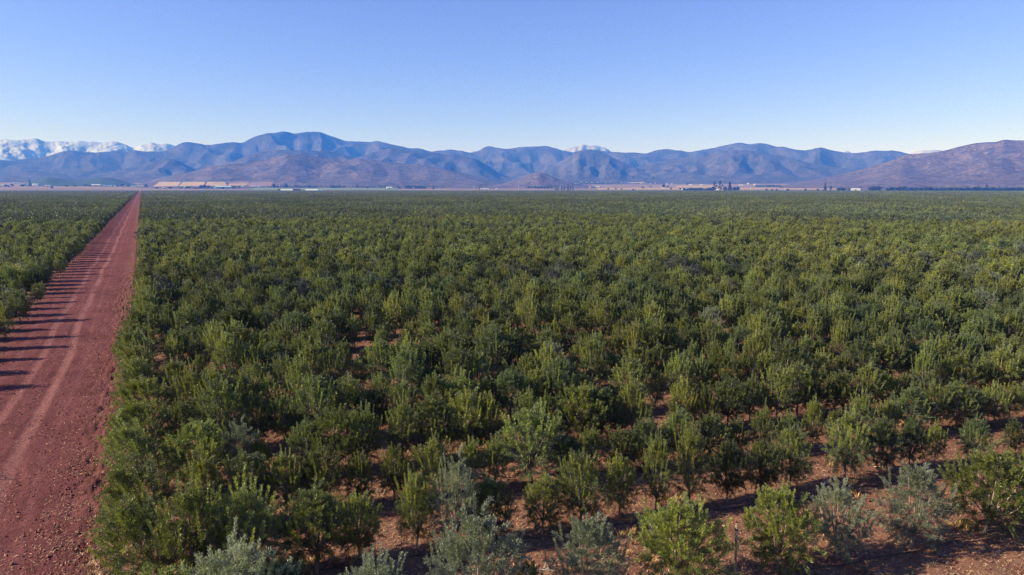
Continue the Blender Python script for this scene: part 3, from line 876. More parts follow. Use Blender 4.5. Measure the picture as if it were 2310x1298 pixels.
# far blocks of trees, 10 rows by 24 trees, on the same lattice
NB_R, NB_T = 10, 24
BV = row_start(11, E_R) - row_start(10, E_R)
def block(seed, nl, L, w):
    rng = np.random.default_rng(seed)
    Vs, Fs, Ys, Rs, Ms, n = [], [], [], [], [], 0
    protos = []
    for q in range(8):
        kd = ('green', 'dark', 'dark', 'dark', 'dark', 'slim', 'dark', 'dark')[q]  # mostly dark leaves: colour replaces self-shading the coarse crowns lack
        pp = dict(KINDS[kd]); pp.update(nleaf=nl, L=L, w=w, wood=False, limbs=6)
        protos.append((kd if kd != 'bright' else 'green', olive(seed * 31 + q, **pp)))
    for a in range(NB_R):
        for b in range(NB_T):
            if rng.random() < 0.03: continue
            kd, (mb, V, F, yo, rn) = protos[rng.integers(0, 8)]
            base = BV * a + RA * (PITCH_TREE * b + rng.normal(0, 0.15)) + RN * rng.normal(0, 0.1)
            s = np.clip(rng.normal(1.0, 0.16), 0.65, 1.35); an = rng.uniform(0, 2 * PI)
            c_, s_ = math.cos(an), math.sin(an)
            V2 = np.stack((V[:, 0] * c_ - V[:, 1] * s_, V[:, 0] * s_ + V[:, 1] * c_, V[:, 2]), 1) * s
            V2[:, :2] *= 0.92; V2[:, 0] += base[0]; V2[:, 1] += base[1]
            Vs.append(V2); Fs.append(F + n); n += len(V2)
            Ys.append(np.clip(yo * 0.42 + rng.normal(0, 0.08), 0, 1)); Rs.append(np.clip(rn * 0.6 + rng.uniform(0, 0.4), 0, 1))  # youth cut down to darken the block, for the same missing self-shading
            Ms.append(np.full(len(F), 1 if kd == 'dark' else 2 if kd == 'bright' else 0))
    return mesh_np('orchard_block', np.concatenate(Vs), np.concatenate(Fs), [LEAF['green'], LEAF['dark'], LEAF['bright']], np.concatenate(Ms), {'youth': np.concatenate(Ys), 'rnd': np.concatenate(Rs)})
BLK1 = [add_source('c%03d_orchard_block' % (cnt + q), block(40 + q, 300, 0.46, 0.072)) for q in range(4)]
BLK2 = [add_source('d%03d_orchard_block' % (cnt + q), block(60 + q, 60, 0.80, 0.15)) for q in range(4)]

pts, idx, rot, scl = [], [], [], []
def put(p, i, r, s):
    pts.append((p[0], p[1], 0.0)); idx.append(i); rot.append((0, 0, r)); scl.append(s)
for p, kd, H, wf in near_stuff:
    dist = math.hypot(*p)
    if dist < 100 or kd == 'silver':
        i = rng0.choice(IDX[kd])
    else:
        i = rng0.choice(MID[kd])
    s = H / KH[kd]
    put(p, i, rng0.uniform(0, 2 * PI), (s * wf, s * wf, s))
k = NEAR_ROWS
AZL = rad(43)
while True:
    base_r = row_start(k, E_R)
    if row_c(k) > 6000: break
    any_in = False
    for side in (1, -1):
        st = row_start(k, E_R if side == 1 else E_L)
        i = 0
        while True:
            o = st + RA * side * PITCH_TREE * NB_T * i
            c = o + BV * NB_R / 2 + RA * side * PITCH_TREE * NB_T / 2
            az = math.atan2(c[0], c[1])
            if (side == 1 and az > AZL and i > 0) or (side == -1 and az < -AZL and i > 0) or i > 220: break
            i += 1
            if c[1] < 5 or c[1] > FIELD_END: continue
            if abs(az) > AZL: continue
            any_in = True
            dist = math.hypot(*c)
            if dist < 260:
                for a in range(NB_R):
                    for b in range(NB_T):
                        if rng0.random() < 0.02: continue
                        p = o + BV * a + RA * side * (PITCH_TREE * b + rng0.gauss(0, 0.15)) + RN * rng0.gauss(0, 0.1)
                        r = rng0.random()
                        kd = 'green' if r < 0.42 else 'slim' if r < 0.68 else 'dark' if r < 0.93 else 'bright'
                        H = min(3.9, max(1.9, rng0.gauss(3.0, 0.42))); wf = rng0.uniform(0.82, 1.05)
                        if k + a in (40, 41) and rng0.random() < 0.6: kd = 'blue'; wf = 1.15
                        s = H / KH[kd]
                        put(p, rng0.choice(MID[kd]), rng0.uniform(0, 2 * PI), (s * wf, s * wf, s))
            else:
                # a block's own origin is its near corner on the left end
                q = o if side == 1 else o - RA * PITCH_TREE * (NB_T - 1)
                put(q, rng0.choice(BLK1 if dist < 950 else BLK2), 0.0, (1, 1, rng0.uniform(0.94, 1.06)))
    k += NB_R
    if not any_in and row_c(k) > 4500: break

om = bpy.data.meshes.new('orchard')
om.vertices.add(len(pts))
om.vertices.foreach_set('co', np.array(pts, np.float32).ravel())
a = om.attributes.new('pick', 'INT', 'POINT'); a.data.foreach_set('value', np.array(idx, np.int32))
a = om.attributes.new('turn', 'FLOAT_VECTOR', 'POINT'); a.data.foreach_set('vector', np.array(rot, np.float32).ravel())
a = om.attributes.new('size', 'FLOAT_VECTOR', 'POINT'); a.data.foreach_set('vector', np.array(scl, np.float32).ravel())
om.update()
orchard = tag(obj('orchard', om), 'mass of olive trees in dense rows stretching back to the valley plain', 'orchard', None, 'stuff')
ng = bpy.data.node_groups.new('orchard_scatter', 'GeometryNodeTree')
ng.interface.new_socket('Geometry', in_out='INPUT', socket_type='NodeSocketGeometry')
ng.interface.new_socket('Geometry', in_out='OUTPUT', socket_type='NodeSocketGeometry')
gi, go = ng.nodes.new('NodeGroupInput'), ng.nodes.new('NodeGroupOutput')
ci = ng.nodes.new('GeometryNodeCollectionInfo')
ci.inputs['Collection'].default_value = src
ci.inputs['Separate Children'].default_value = True
ci.inputs['Reset Children'].default_value = True
iop = ng.nodes.new('GeometryNodeInstanceOnPoints')
iop.inputs['Pick Instance'].default_value = True
def named(nm, dt):
    n = ng.nodes.new('GeometryNodeInputNamedAttribute'); n.data_type = dt
    n.inputs['Name'].default_value = nm
    return [o for o in n.outputs if o.enabled and o.name == 'Attribute'][0]
ng.links.new(gi.outputs[0], iop.inputs['Points'])
ng.links.new(ci.outputs[0], iop.inputs['Instance'])
ng.links.new(named('pick', 'INT'), iop.inputs['Instance Index'])
ng.links.new(named('turn', 'FLOAT_VECTOR'), iop.inputs['Rotation'])
ng.links.new(named('size', 'FLOAT_VECTOR'), iop.inputs['Scale'])
ng.links.new(iop.outputs[0], go.inputs[0])
orchard.modifiers.new('scatter', 'NODES').node_group = ng

# ------------------------------------------------------------------ loose things on the orchard floor
def scatter_xy(rng, n, y0, y1, lat0=None, lat1=None):
    """points on the ground in front of the camera; denser towards it"""
    out = []
    while sum(len(o) for o in out) < n:
        y = y0 + (y1 - y0) * rng.random(n * 2) ** 1.5
        x = y * rng.uniform(-0.85, 0.85, n * 2)
        p = np.stack((x, y), 1)
        lat = p @ NR
        ok = np.ones(len(p), bool)
        if lat0 is not None: ok &= (lat > lat0) & (lat < lat1)
        out.append(p[ok])
    return np.concatenate(out)[:n]

def floor_z(P):
    near = np.clip((70 - np.hypot(P[:, 0], P[:, 1])) / 40, 0, 1)
    lat = P @ NR
    z = near * (fbm(P[:, 0] * 1.1, P[:, 1] * 1.1, 3, 4) - 0.5) * 0.22
    on = (lat < -1.2) & (lat > -12.6)
    return np.where(on, 0.045, z)

def litter(name, P, rng, l0, l1, w0, w1, mat, lift=0.012):
    n = len(P)
    z = floor_z(P) + lift + rng.random(n) * 0.03
    a = rng.uniform(0, 2 * PI, n); L = rng.uniform(l0, l1, n) * 0.5; W = rng.uniform(w0, w1, n) * 0.5
    tz = rng.normal(0, 0.35, n) * L; wz = rng.normal(0, 0.5, n) * W
    ca, sa = np.cos(a), np.sin(a)
    c = np.concatenate((P, z[:, None]), 1)
    u = np.stack((ca * L, sa * L, tz), 1); v = np.stack((-sa * W, ca * W, wz), 1)
    V = np.stack((c - u - v * 0.4, c - u * 0.2 - v, c + u, c + u * 0.2 + v), 1).reshape(-1, 3)
    V[:, 2] = np.maximum(V[:, 2], np.repeat(floor_z(P), 4) - 0.01)
    return mesh_np(name, V, np.arange(4 * n).reshape(-1, 4), mat)

rg = np.random.default_rng(77)
P = np.concatenate((scatter_xy(rg, 95000, 18, 75, -2.4, 60), scatter_xy(rg, 9000, 18, 90, -4.4, -1.0), scatter_xy(rg, 8000, 18, 120, -12.8, -1.0)))
clump = fbm(P[:, 0] * 0.5, P[:, 1] * 0.5, 41, 3)
P = P[clump + rg.random(len(P)) * 0.4 > 0.56]
tag(obj('dry_litter', litter('dry_litter', P, rg, 0.04, 0.20, 0.010, 0.030, M_STRAW)), 'dry straw, leaves and prunings strewn over the orchard floor', 'litter', None, 'stuff')

def clods(P, rng):
    n = len(P)
    r = 0.012 + 0.055 * rng.random(n) ** 5 + 0.022 * rng.random(n) ** 2
    base = np.array([(1, 0, 0), (0, 1, 0), (-1, 0, 0), (0, -1, 0), (0, 0, 0.8), (0, 0, -0.6)], float)
    V = base[None] * rng.uniform(0.6, 1.35, (n, 6, 1)) * r[:, None, None]
    a = rng.uniform(0, 2 * PI, n); c, s_ = np.cos(a)[:, None], np.sin(a)[:, None]
    V = np.stack((V[..., 0] * c - V[..., 1] * s_, V[..., 0] * s_ + V[..., 1] * c, V[..., 2]), -1)
    V[..., :2] += P[:, None, :]; V[..., 2] += (floor_z(P) + r * 0.35)[:, None]
    f = np.array([(0, 1, 4), (1, 2, 4), (2, 3, 4), (3, 0, 4), (1, 0, 5), (2, 1, 5), (3, 2, 5), (0, 3, 5)])
    F = (np.arange(n)[:, None, None] * 6 + f[None]).reshape(-1, 3)
    return mesh_np('soil_clods', V.reshape(-1, 3), F, M_CLOD)
P = np.concatenate((scatter_xy(rg, 8000, 18, 110, -3.9, -1.0), scatter_xy(rg, 2500, 30, 120, -12.7, -10.3), scatter_xy(rg, 5000, 18, 90, -10.3, -3.6), scatter_xy(rg, 14000, 18, 60, -1.0, 50)))
clump = fbm(P[:, 0] * 0.9, P[:, 1] * 0.9, 47, 3)
P = P[clump + rg.random(len(P)) * 0.4 > 0.62]
tag(obj('soil_clods', clods(P, rg)), 'crumbly red clods turned up along the verges and between the rows', 'soil clods', None, 'stuff')

def tufts(P, rng, h0, h1, blades, mat, name):
    Vs = []
    for p in P:
        z = float(floor_z(p[None])[0])
        k = blades
        a = rng.uniform(0, 2 * PI, k); q = rng.random(k) * 0.14
        b = np.stack((p[0] + q * np.cos(a), p[1] + q * np.sin(a), np.full(k, z - 0.01)), 1)
        h = rng.uniform(h0, h1, k)
        ln = rng.uniform(0.2, 0.9, k) * h
        t = b + np.stack((ln * np.cos(a), ln * np.sin(a), h), 1)
        s_ = np.stack((-np.sin(a), np.cos(a), 0 * a), 1) * 0.011
        m = (b + t) / 2 + np.array((0, 0, 0.05))
        Vs.append(np.stack((b - s_, m - s_, t, m + s_), 1).reshape(-1, 3))
    V = np.concatenate(Vs)
    return mesh_np(name, V, np.arange(len(V)).reshape(-1, 4), mat)
M_GRASS = simple_material('dry_grass', (0.42, 0.24, 0.08), (0.55, 0.36, 0.15), 5.0)
spots = [flat_at(*p) for p in ((690, 1285), (672, 1280), (705, 1276), (1003, 1238), (1012, 1230), (990, 1243), (2150, 1192), (2168, 1188), (2185, 1190), (1730, 965), (1722, 955), (1290, 1290), (1420, 1205), (1345, 1200), (1010, 1255), (2290, 1120), (1880, 1115), (1905, 1118))]
gp_ = scatter_xy(rg, 420, 20, 60, 0.3, 50)
cc = np.abs(((gp_ @ RN) - 18.3) % 4.2 - 0.0)
gp_ = np.concatenate((np.array(spots), np.repeat(np.array(spots), 3, 0) + rg.normal(0, 0.2, (3 * len(spots), 2)), gp_[fbm(gp_[:, 0] * 0.25, gp_[:, 1] * 0.25, 5, 2) > 0.52]))
tag(obj('dry_grass', tufts(gp_, rg, 0.10, 0.32, 26, M_GRASS, 'dry_grass')), 'dry orange grass tufts between the trees', 'grass', None, 'stuff')
ve = scatter_xy(rg, 700, 20, 150, -2.6, -1.2)
ve = np.concatenate((ve[fbm(ve[:, 0] * 0.4, ve[:, 1] * 0.4, 9, 2) > 0.5], scatter_xy(rg, 260, 50, 220, -12.6, -11.2)))
tag(obj('dry_verge_grass', tufts(ve, rg, 0.06, 0.24, 20, M_STRAW, 'dry_verge_grass')), 'pale dry grass along both verges of the red road', 'grass', None, 'stuff')
wp_ = scatter_xy(rg, 150, 20, 55, 0.3, 50)
tag(obj('green_weeds', tufts(wp_, rg, 0.08, 0.26, 22, LEAF['green'], 'green_weeds')), 'low green weeds on the orchard floor', 'weeds', None, 'stuff')

def stake(name, bx, by, top, lean, r, label, cat, group=None, wire=False):
    p = flat_at(bx, by)
    dep = p[1]
    d = ray(bx, top)
    h = CAMH + d[2] / d[1] * dep
    t = thing(name, label, cat, (p[0], p[1], OFF(*p)), 0, group)
    e = Vector((lean[0] * h, lean[1] * h, h))
    obj('post', MB().tube([(0, 0, -0.2), e * 0.5 + Vector((0.01, 0, 0)), e], [r, r * 0.95, r * 0.9], 8).mesh('post', STAKE, True), t)
    obj('cap', MB().tube([e, e * 1.0 + Vector((0, 0, 0.012))], [r * 0.9, r * 0.6], 8).mesh('cap', STAKE), t)
    if wire:
        a = e * 0.93
        obj('tie', MB().tube([a - Vector((0, 0, 0.03)), a + Vector((0, 0, 0.03))], [r * 1.18, r * 1.18], 8).mesh('tie', M_HOSE), t)
    return t
stake('wooden_post', 1656, 1330, 1183, (-0.01, 0), 0.045, 'tall bare wooden post standing between two yellow-green trees in the front row', 'post', None, True)
LN = tuple(-NR * 0.55)
for bx, by, ty, lb in ((357, 1066, 1030, 'leaning end post beside the road nearest the camera'), (343, 915, 893, 'short leaning end post by the road, second from the camera'),
                       (350, 880, 836, 'long dark leaning end post by the road, third from the camera'), (346, 850, 814, 'leaning end post by the road, fourth from the camera'),
                       (338, 812, 786, 'leaning end post by the road, farthest from the camera')):
    stake('leaning_post', bx, by, ty, LN, 0.04, lb, 'post', 'leaning end posts along the road', True)
stake('wooden_post', 1318, 1014, 990, (0, 0), 0.05, 'short pale stub post at the edge of the dark crowns in the middle', 'post', None, True)

# a bare dead tree among the green ones at the right
def bare(name, pos, h, seed, label, cat, flat=False, spread=0.5):
    r_ = random.Random(seed)
    t = thing(name, label, cat, (pos[0], pos[1], OFF(*pos)), r_.uniform(0, 6))
    tr = MB().tube([(0, 0, -0.1), (0.03, 0.02, h * 0.3), (0.05, -0.02, h * 0.55)], [0.05, 0.042, 0.03], 7)
    obj('trunk', tr.mesh('trunk', DEADWOOD, True), t)
    for i in range(9):
        a = r_.uniform(0, 6.28); z = h * r_.uniform(0.25, 0.55)
        e = Vector((math.cos(a) * h * spread * r_.uniform(0.5, 1), math.sin(a) * h * spread * r_.uniform(0.5, 1), z + h * r_.uniform(0.15, 0.5)))
        s_ = Vector((0.04, 0, z))
        m = (s_ + e) / 2 + Vector((0, 0, 0.06))
        b = MB().tube([s_, m, e], [0.022, 0.015, 0.006], 5)
        for q in range(4):
            u = r_.uniform(0.4, 1.0)
            c = s_.lerp(e, u)
            b.tube([c, c + Vector((r_.gauss(0, 0.14), r_.gauss(0, 0.14), r_.uniform(0.05, 0.25)))], [0.008, 0.004], 4)
        obj('branch', b.mesh('branch', DEADWOOD, True), t)
bare('dead_tree', flat_at(2213, 955), 1.9, 3, 'leafless grey dead tree between the dark olives at the right', 'dead tree')
bare('dead_tree', flat_at(1205, 945), 1.6, 8, 'leafless grey dead sapling in the middle of the orchard', 'dead tree', spread=0.3)

def fallen(p, az, ln, seed, label):
    r_ = random.Random(seed)
    z = OFF(*p) + 0.03
    b = MB().tube([(-ln / 2, 0, 0), (0, 0.05, 0.03), (ln / 2, 0, 0.02)], [0.02, 0.016, 0.008], 6)
    for i in range(9):
        u = r_.uniform(-0.35, 0.5) * ln
        sd_ = r_.choice((-1, 1)) * r_.uniform(0.15, 0.45)
        b.tube([(u, 0.03, 0.02), (u + 0.15, sd_ * 0.5, r_.uniform(0.03, 0.12)), (u + 0.32, sd_, r_.uniform(0.0, 0.08))], [0.011, 0.008, 0.004], 4)
    o = obj('fallen_branch', b.mesh('fallen_branch', DEADWOOD, True), None, (p[0], p[1], z), az)
    tag(o, label, 'branch', 'pruned branches lying on the ground')
fallen(flat_at(1222, 1288), 0.5, 1.1, 1, 'pale forked branch lying on the soil at the bottom edge, left of centre')
fallen(flat_at(1998, 1058), -0.4, 1.0, 2, 'pale branch lying on the bare strip behind the silvery front trees')
fallen(flat_at(1865, 1092), 0.9, 0.9, 3, 'pale branch on the bare strip left of the green second row trees')
fallen(flat_at(1850, 1012), 0.2, 1.1, 4, 'grey branch in the gap between two dark clumps at the right')
fallen(flat_at(1865, 928), 2.1, 0.8, 5, 'small pale branch in the bare patch farthest right')
fallen(flat_at(985, 1140), 1.2, 0.9, 6, 'grey branch on the soil in the middle of the second row gap')

def hose(k, s0, s1, label):
    st = row_start(k, E_R)
    ps = []
    for i in range(60):
        u = s0 + (s1 - s0) * i / 59
        q = st + RA * u + RN * (-0.35 + 0.06 * math.sin(u * 1.7))
        ps.append((q[0], q[1], OFF(*q) + 0.03))
    o = obj('drip_hose', MB().tube(ps, [0.016] * 60, 6).mesh('drip_hose', M_HOSE, True))
    tag(o, label, 'hose', 'drip hoses along the tree rows')
hose(1, 0, 44, 'thin black drip hose on the soil along the second tree row')
hose(0, 4, 40, 'thin black drip hose on the soil along the front tree row')

# ------------------------------------------------------------------ the valley beyond the orchard
def place(px, base):
    """ground point for something whose foot shows at this photo pixel (never nearer than the orchard's end)"""
    x, y, z, r = surface_at(px, base)
    if r < 3870 or base >= 429.0:
        d = ray(px, 429.5)
        h = math.hypot(d[0], d[1]); r = 3880.0
        x, y, z = d[0] / h * r, d[1] / h * r, float(terrain(3880.0))
    return x, y, z, r
def height_to(px, top, r):
    d = ray(px, top)
    return CAMH + d[2] / math.hypot(d[0], d[1]) * r

def far_crown(kind, seed):
    rng = np.random.default_rng(seed)
    n = 420
    if kind == 'conifer':
        z = rng.random(n) ** 1.4; q = (1.02 - z) * 0.5 * (0.75 + 0.35 * np.sin(z * 38)) ; z = 0.10 + z * 0.9
    elif kind == 'poplar':
        z = rng.random(n); q = 0.5 * np.sin(PI * (0.08 + 0.88 * z)) ** 0.6; z = 0.06 + z * 0.92
    elif kind == 'gum':
        cl = rng.integers(0, 7, n)
        cz = np.array((0.28, 0.42, 0.55, 0.66, 0.78, 0.88, 0.95)); cx = np.array((0.15, -0.22, 0.2, -0.05, -0.2, -0.32, -0.1)); cy = np.array((0, 0.2, -0.2, 0.2, -0.1, 0.1, 0))
        rr = np.array((0.26, 0.24, 0.22, 0.2, 0.2, 0.16, 0.12))
        c = unit(rng.normal(0, 1, (n, 3))) * rng.random((n, 1)) ** 0.5
        C = np.stack((cx[cl] + c[:, 0] * rr[cl], cy[cl] + c[:, 1] * rr[cl], cz[cl] + c[:, 2] * rr[cl] * 0.42), 1)
    else:
        c = unit(rng.normal(0, 1, (n, 3))) * (0.55 + 0.45 * rng.random((n, 1)))
        lob = 1 + 0.16 * np.sin(3 * np.arctan2(c[:, 1], c[:, 0]) + seed)
        C = np.stack((c[:, 0] * 0.5 * lob, c[:, 1] * 0.5 * lob, 0.56 + c[:, 2] * 0.44), 1)
    if kind in ('conifer', 'poplar'):
        a = rng.uniform(0, 2 * PI, n); q = q * np.sqrt(rng.uniform(0.2, 1, n))
        C = np.stack((q * np.cos(a), q * np.sin(a), z), 1)
    u = unit(rng.normal(0, 1, (n, 3)) + np.array((0, 0, 0.5))); v = unit(np.cross(u, rng.normal(0, 1, (n, 3))))
    L = rng.uniform(0.05, 0.12, (n, 1)) * (1.0 if kind == 'round' else 0.8); L2 = L * 0.6
    if kind in ('conifer', 'poplar', 'gum'):
        u[:, 2] *= 0.45; v[:, 2] *= 0.45
        L *= 1.5; L2 *= 1.5
    V = np.stack((C - u * L, C - v * L2, C + u * L, C + v * L2), 1).reshape(-1, 3)
    V[:, 2] = np.clip(V[:, 2], 0.04, 1.0)
    return V, np.arange(4 * n).reshape(-1, 4), rng.random(n), rng.random(n)
FAR_MESH = {}
for kind in ('round', 'poplar', 'conifer', 'gum'):
    for q in range(3 if kind == 'round' else 2):
        V, F, yo, rn = far_crown(kind, 10 + q)
        FAR_MESH.setdefault(kind, []).append(mesh_np('crown', V, F, LEAF['far'], attrs={'youth': yo, 'rnd': rn}))
V, F, yo, rn = far_crown('round', 19)
FAR_MESH['yellow'] = [mesh_np('crown', V, F, LEAF['yellow'], attrs={'youth': yo, 'rnd': rn})]
FAR_TRUNK = MB().tube([(0, 0, -0.06), (0.01, 0, 0.3), (0, 0, 0.62)], [0.035, 0.026, 0.012], 6).mesh('trunk', DARKBARK, True)
GUM_TRUNK = MB().tube([(0, 0, -0.06), (0.06, 0, 0.3), (-0.05, 0, 0.6), (-0.22, 0, 0.92)], [0.05, 0.04, 0.03, 0.012], 6).mesh('trunk', DARKBARK, True)
rf = random.Random(12)
def far_tree(kind, px, top, base, w, label, name='tree', group=None):
    x, y, z, r = place(px, base)
    H = height_to(px, top, r) - z
    H = max(H, 2.0)
    W = w / FPX * r
    t = thing(name, label, 'tree', (x, y, z), rf.uniform(0, 0.7) if kind == 'gum' else rf.uniform(0, 6), group, (W, W, H))
    obj('trunk', GUM_TRUNK if kind == 'gum' else FAR_TRUNK, t)
    obj('crown', rf.choice(FAR_MESH[kind]), t)
    return t

def shed(px0, px1, top, base, wall, roof, label, cat='shed', name='shed', pitch=0.3, door=True, deep=0.6, group=None, windows=0):
    pm = (px0 + px1) / 2
    x, y, z, r = place(pm, base)
    w = (px1 - px0) / FPX * r
    h = max(height_to(pm, top, r) - z, 2.2)
    d = max(5.0, min(w * deep, 28.0))
    t = thing(name, label, cat, (x, y, z), -math.atan2(x, y) + rf.uniform(-0.1, 0.1), group)
    hw = h * (1 - pitch)
    obj('wall', MB().box(-w / 2 + 0.3, w / 2 - 0.3, -d / 2 + 0.3, d / 2 - 0.3, -0.8, hw).mesh('wall', wall), t)
    v = [(-w / 2, -d / 2, hw), (w / 2, -d / 2, hw), (w / 2, d / 2, hw), (-w / 2, d / 2, hw), (-w / 2, 0, h), (w / 2, 0, h)]
    v = [(a, b, c + 0.01) for a, b, c in v]
    obj('roof', MB().add(v, [(0, 1, 5, 4), (2, 3, 4, 5), (0, 4, 3), (1, 2, 5), (3, 2, 1, 0)]).mesh('roof', roof), t)
    if door:
        obj('door', MB().box(-w * 0.08 - 0.6, w * 0.08 + 0.6, -d / 2 + 0.18, -d / 2 + 0.26, -0.2, hw * 0.78).mesh('door', M_DARK), t)
    for q in range(windows):
        cx = (-0.5 + (q + 0.5) / windows) * w * 0.9
        if abs(cx) < w * 0.08 + 1.2: continue
        obj('window', MB().box(cx - w * 0.03, cx + w * 0.03, -d / 2 + 0.18, -d / 2 + 0.26, hw * 0.4, hw * 0.75).mesh('window', M_DARK), t)
    return t

def far_pole(px, top, base, label, wide=1.0):
    x, y, z, r = place(px, base)
    H = height_to(px, top, r) - z
    t = thing('utility_pole', label, 'pole', (x, y, z), -math.atan2(x, y), 'utility poles beyond the orchard')
    ra = 0.55 * wide
    obj('pole', MB().tube([(0, 0, -0.5), (0, 0, H * 0.5), (0, 0, H)], [ra, ra * 0.8, ra * 0.6], 8).mesh('pole', M_CONC), t)
    obj('crossarm', MB().box(-2.6, 2.6, -0.75, -0.45, H * 0.90, H * 0.90 + 0.5).mesh('crossarm', M_CONC), t)
    for sx in (-2.2, 2.2):
        obj('insulator', MB().tube([(sx, -0.6, H * 0.90 + 0.5), (sx, -0.6, H * 0.90 + 1.1)], [0.25, 0.15], 6).mesh('insulator', M_WHITE), t)

def silo(px, top, base, w, label):
    x, y, z, r = place(px, base)
    H = height_to(px, top, r) - z
    R_ = w / FPX * r / 2
    t = thing('silo', label, 'silo', (x, y, z), 0, 'white silos left of the long building')
    obj('tank', MB().tube([(0, 0, -0.5), (0, 0, H * 0.85)], [R_, R_], 16).mesh('tank', M_WHITE, False), t)
    obj('roof', MB().tube([(0, 0, H * 0.85 + 0.01), (0, 0, H)], [R_ * 1.02, R_ * 0.15], 16).mesh('roof', M_WHITE), t)

# left village
shed(-4, 9, 417.5, 421, M_WHITE, M_ROOFW, 'white low building at the left edge of the valley, leftmost building', 'building', 'farm_building')
shed(16, 23, 419, 422, M_WHITE, M_ROOFW, 'small white house right of the leftmost building', 'house', 'house')
shed(31, 37, 412.5, 415, M_WHITE, M_ROOFW, 'small white house up the slope left of the tall dark tree', 'house', 'house')
shed(40, 45, 412.8, 415, M_WHITE, M_ROOFW, 'tiny white house beside the tall dark tree, on its left', 'house', 'house')
far_tree('conifer', 68.5, 402.5, 422, 6, 'tall narrow dark tree beside the white silos', 'conifer_tree')
shed(62, 67, 415, 420, M_WHITE, M_ROOFW, 'narrow white building just left of the tall dark tree', 'building', 'farm_building')
for q, (px, tp, w) in enumerate(((75.5, 414.5, 3.5), (79, 413.8, 3.5), (82.5, 415, 3.2), (86, 414.2, 3.2))):
    silo(px, tp, 419.3, w, 'white silo, %s from the left in the row beside the tall dark tree' % ordinal(q + 1))
shed(103, 112, 418, 421.2, M_GREYW, M_ROOFW, 'long low white building right of the silos', 'building', 'farm_building', windows=4)
far_tree('round', 117.5, 421, 426, 5, 'lone dark bush on the bare plain at the left', 'bush')
far_tree('round', 14, 416.5, 422, 7, 'dark bushy tree behind the small white house at the far left')
far_tree('round', 27, 415, 421, 6, 'round dark tree between the far left houses and the tall tree')
far_tree('round', 50, 416, 421.5, 8, 'low dark tree left of the tall narrow tree')
shed(209, 224, 415.8, 420.5, M_BROWNW, M_ROOFW, 'barn with a broad white roof in front of the low green hills', 'barn', 'barn', 0.55)
shed(225, 236, 417.5, 420.5, M_GREYW, M_BLUEW, 'grey blue roofed shed right of the white roofed barn', 'shed')
shed(242, 251, 418.5, 421, M_BLUEW, M_BLUEW, 'long pale blue shed below the right end of the green hills', 'shed')
shed(257, 261, 418.8, 421, M_WHITE, M_ROOFW, 'tiny white house right of the pale blue shed', 'house', 'house')
shed(277, 284, 418.8, 421.5, M_WHITE, M_ROOFW, 'white cottage among trees left of the road end', 'house', 'house')
shed(299, 321, 419.6, 422.6, M_CREAM, M_ROOFW, 'long white building straight above the end of the red road', 'building', 'farm_building', windows=6)
for k, (px, tp, bs, w, lb) in enumerate(((193, 415.5, 421.5, 6, 'small dark tree left of the white roofed barn'), (203, 417, 421.5, 5, 'low dark tree touching the white roofed barn'),
        (266, 417, 421.5, 6, 'round tree between the blue shed and the white cottage'), (275, 415, 421.5, 6, 'tree just left of the white cottage'),
        (290, 417.5, 422, 7, 'round tree just right of the white cottage'), (329, 415.5, 422.5, 7, 'dark tree right of the building above the road'), (150, 418.5, 421.8, 6, 'low tree in front of the green hills, left of centre'), (170, 418.8, 421.8, 7, 'low tree in front of the green hills, right of centre'))):
    far_tree('round', px, tp, bs, w, lb)
# farm below the yellow stubble
for px, tp, bs, w, lb in ((339.5, 423, 426, 3, 'tiny white hut below the leftmost yellow field'), (368.5, 422.8, 426.5, 3.4, 'white hut below the left yellow field, second from the left'),
                          (417, 421.5, 425.5, 4, 'white hut left of the dark farm trees'), (433.5, 422.5, 426, 3, 'small white hut among the dark farm trees'), (486, 422.5, 426, 3, 'narrow white hut left of the blue warehouse')):
    shed(px - w / 2, px + w / 2, tp, bs, M_WHITE, M_ROOFW, lb, 'hut', 'hut', deep=1.0)
shed(437, 449, 421.8, 426, M_BROWNW, M_BROWNW, 'brown roofed farmhouse between two clumps of dark trees', 'house', 'farmhouse', windows=3)
shed(472, 484, 421.5, 425.8, M_CREAM, M_BROWNW, 'farmhouse with brown roof left of the blue warehouse', 'house', 'farmhouse', windows=3)
shed(489, 519, 419.6, 426.2, M_BLUEW, M_ROOFW, 'large pale blue warehouse with a white roof', 'warehouse', 'warehouse', 0.28, windows=8)
shed(545, 550, 420, 422.6, M_WHITE, M_ROOFW, 'small white shed right of the blue warehouse', 'shed')
shed(566, 576, 420, 423, M_GREYW, M_ROOFW, 'white roofed shed below the reddish field', 'shed')
shed(581, 587, 420, 423, M_GREYW, M_ROOFW, 'smaller white roofed shed below the reddish field, on the right', 'shed')
shed(580, 583, 423.5, 426.5, M_WHITE, M_ROOFW, 'tiny white hut on the plain below the reddish field', 'hut', 'hut')
shed(599.5, 602.5, 423, 426.5, M_WHITE, M_ROOFW, 'tiny white hut left of the dark trees by the long sheds', 'hut', 'hut')
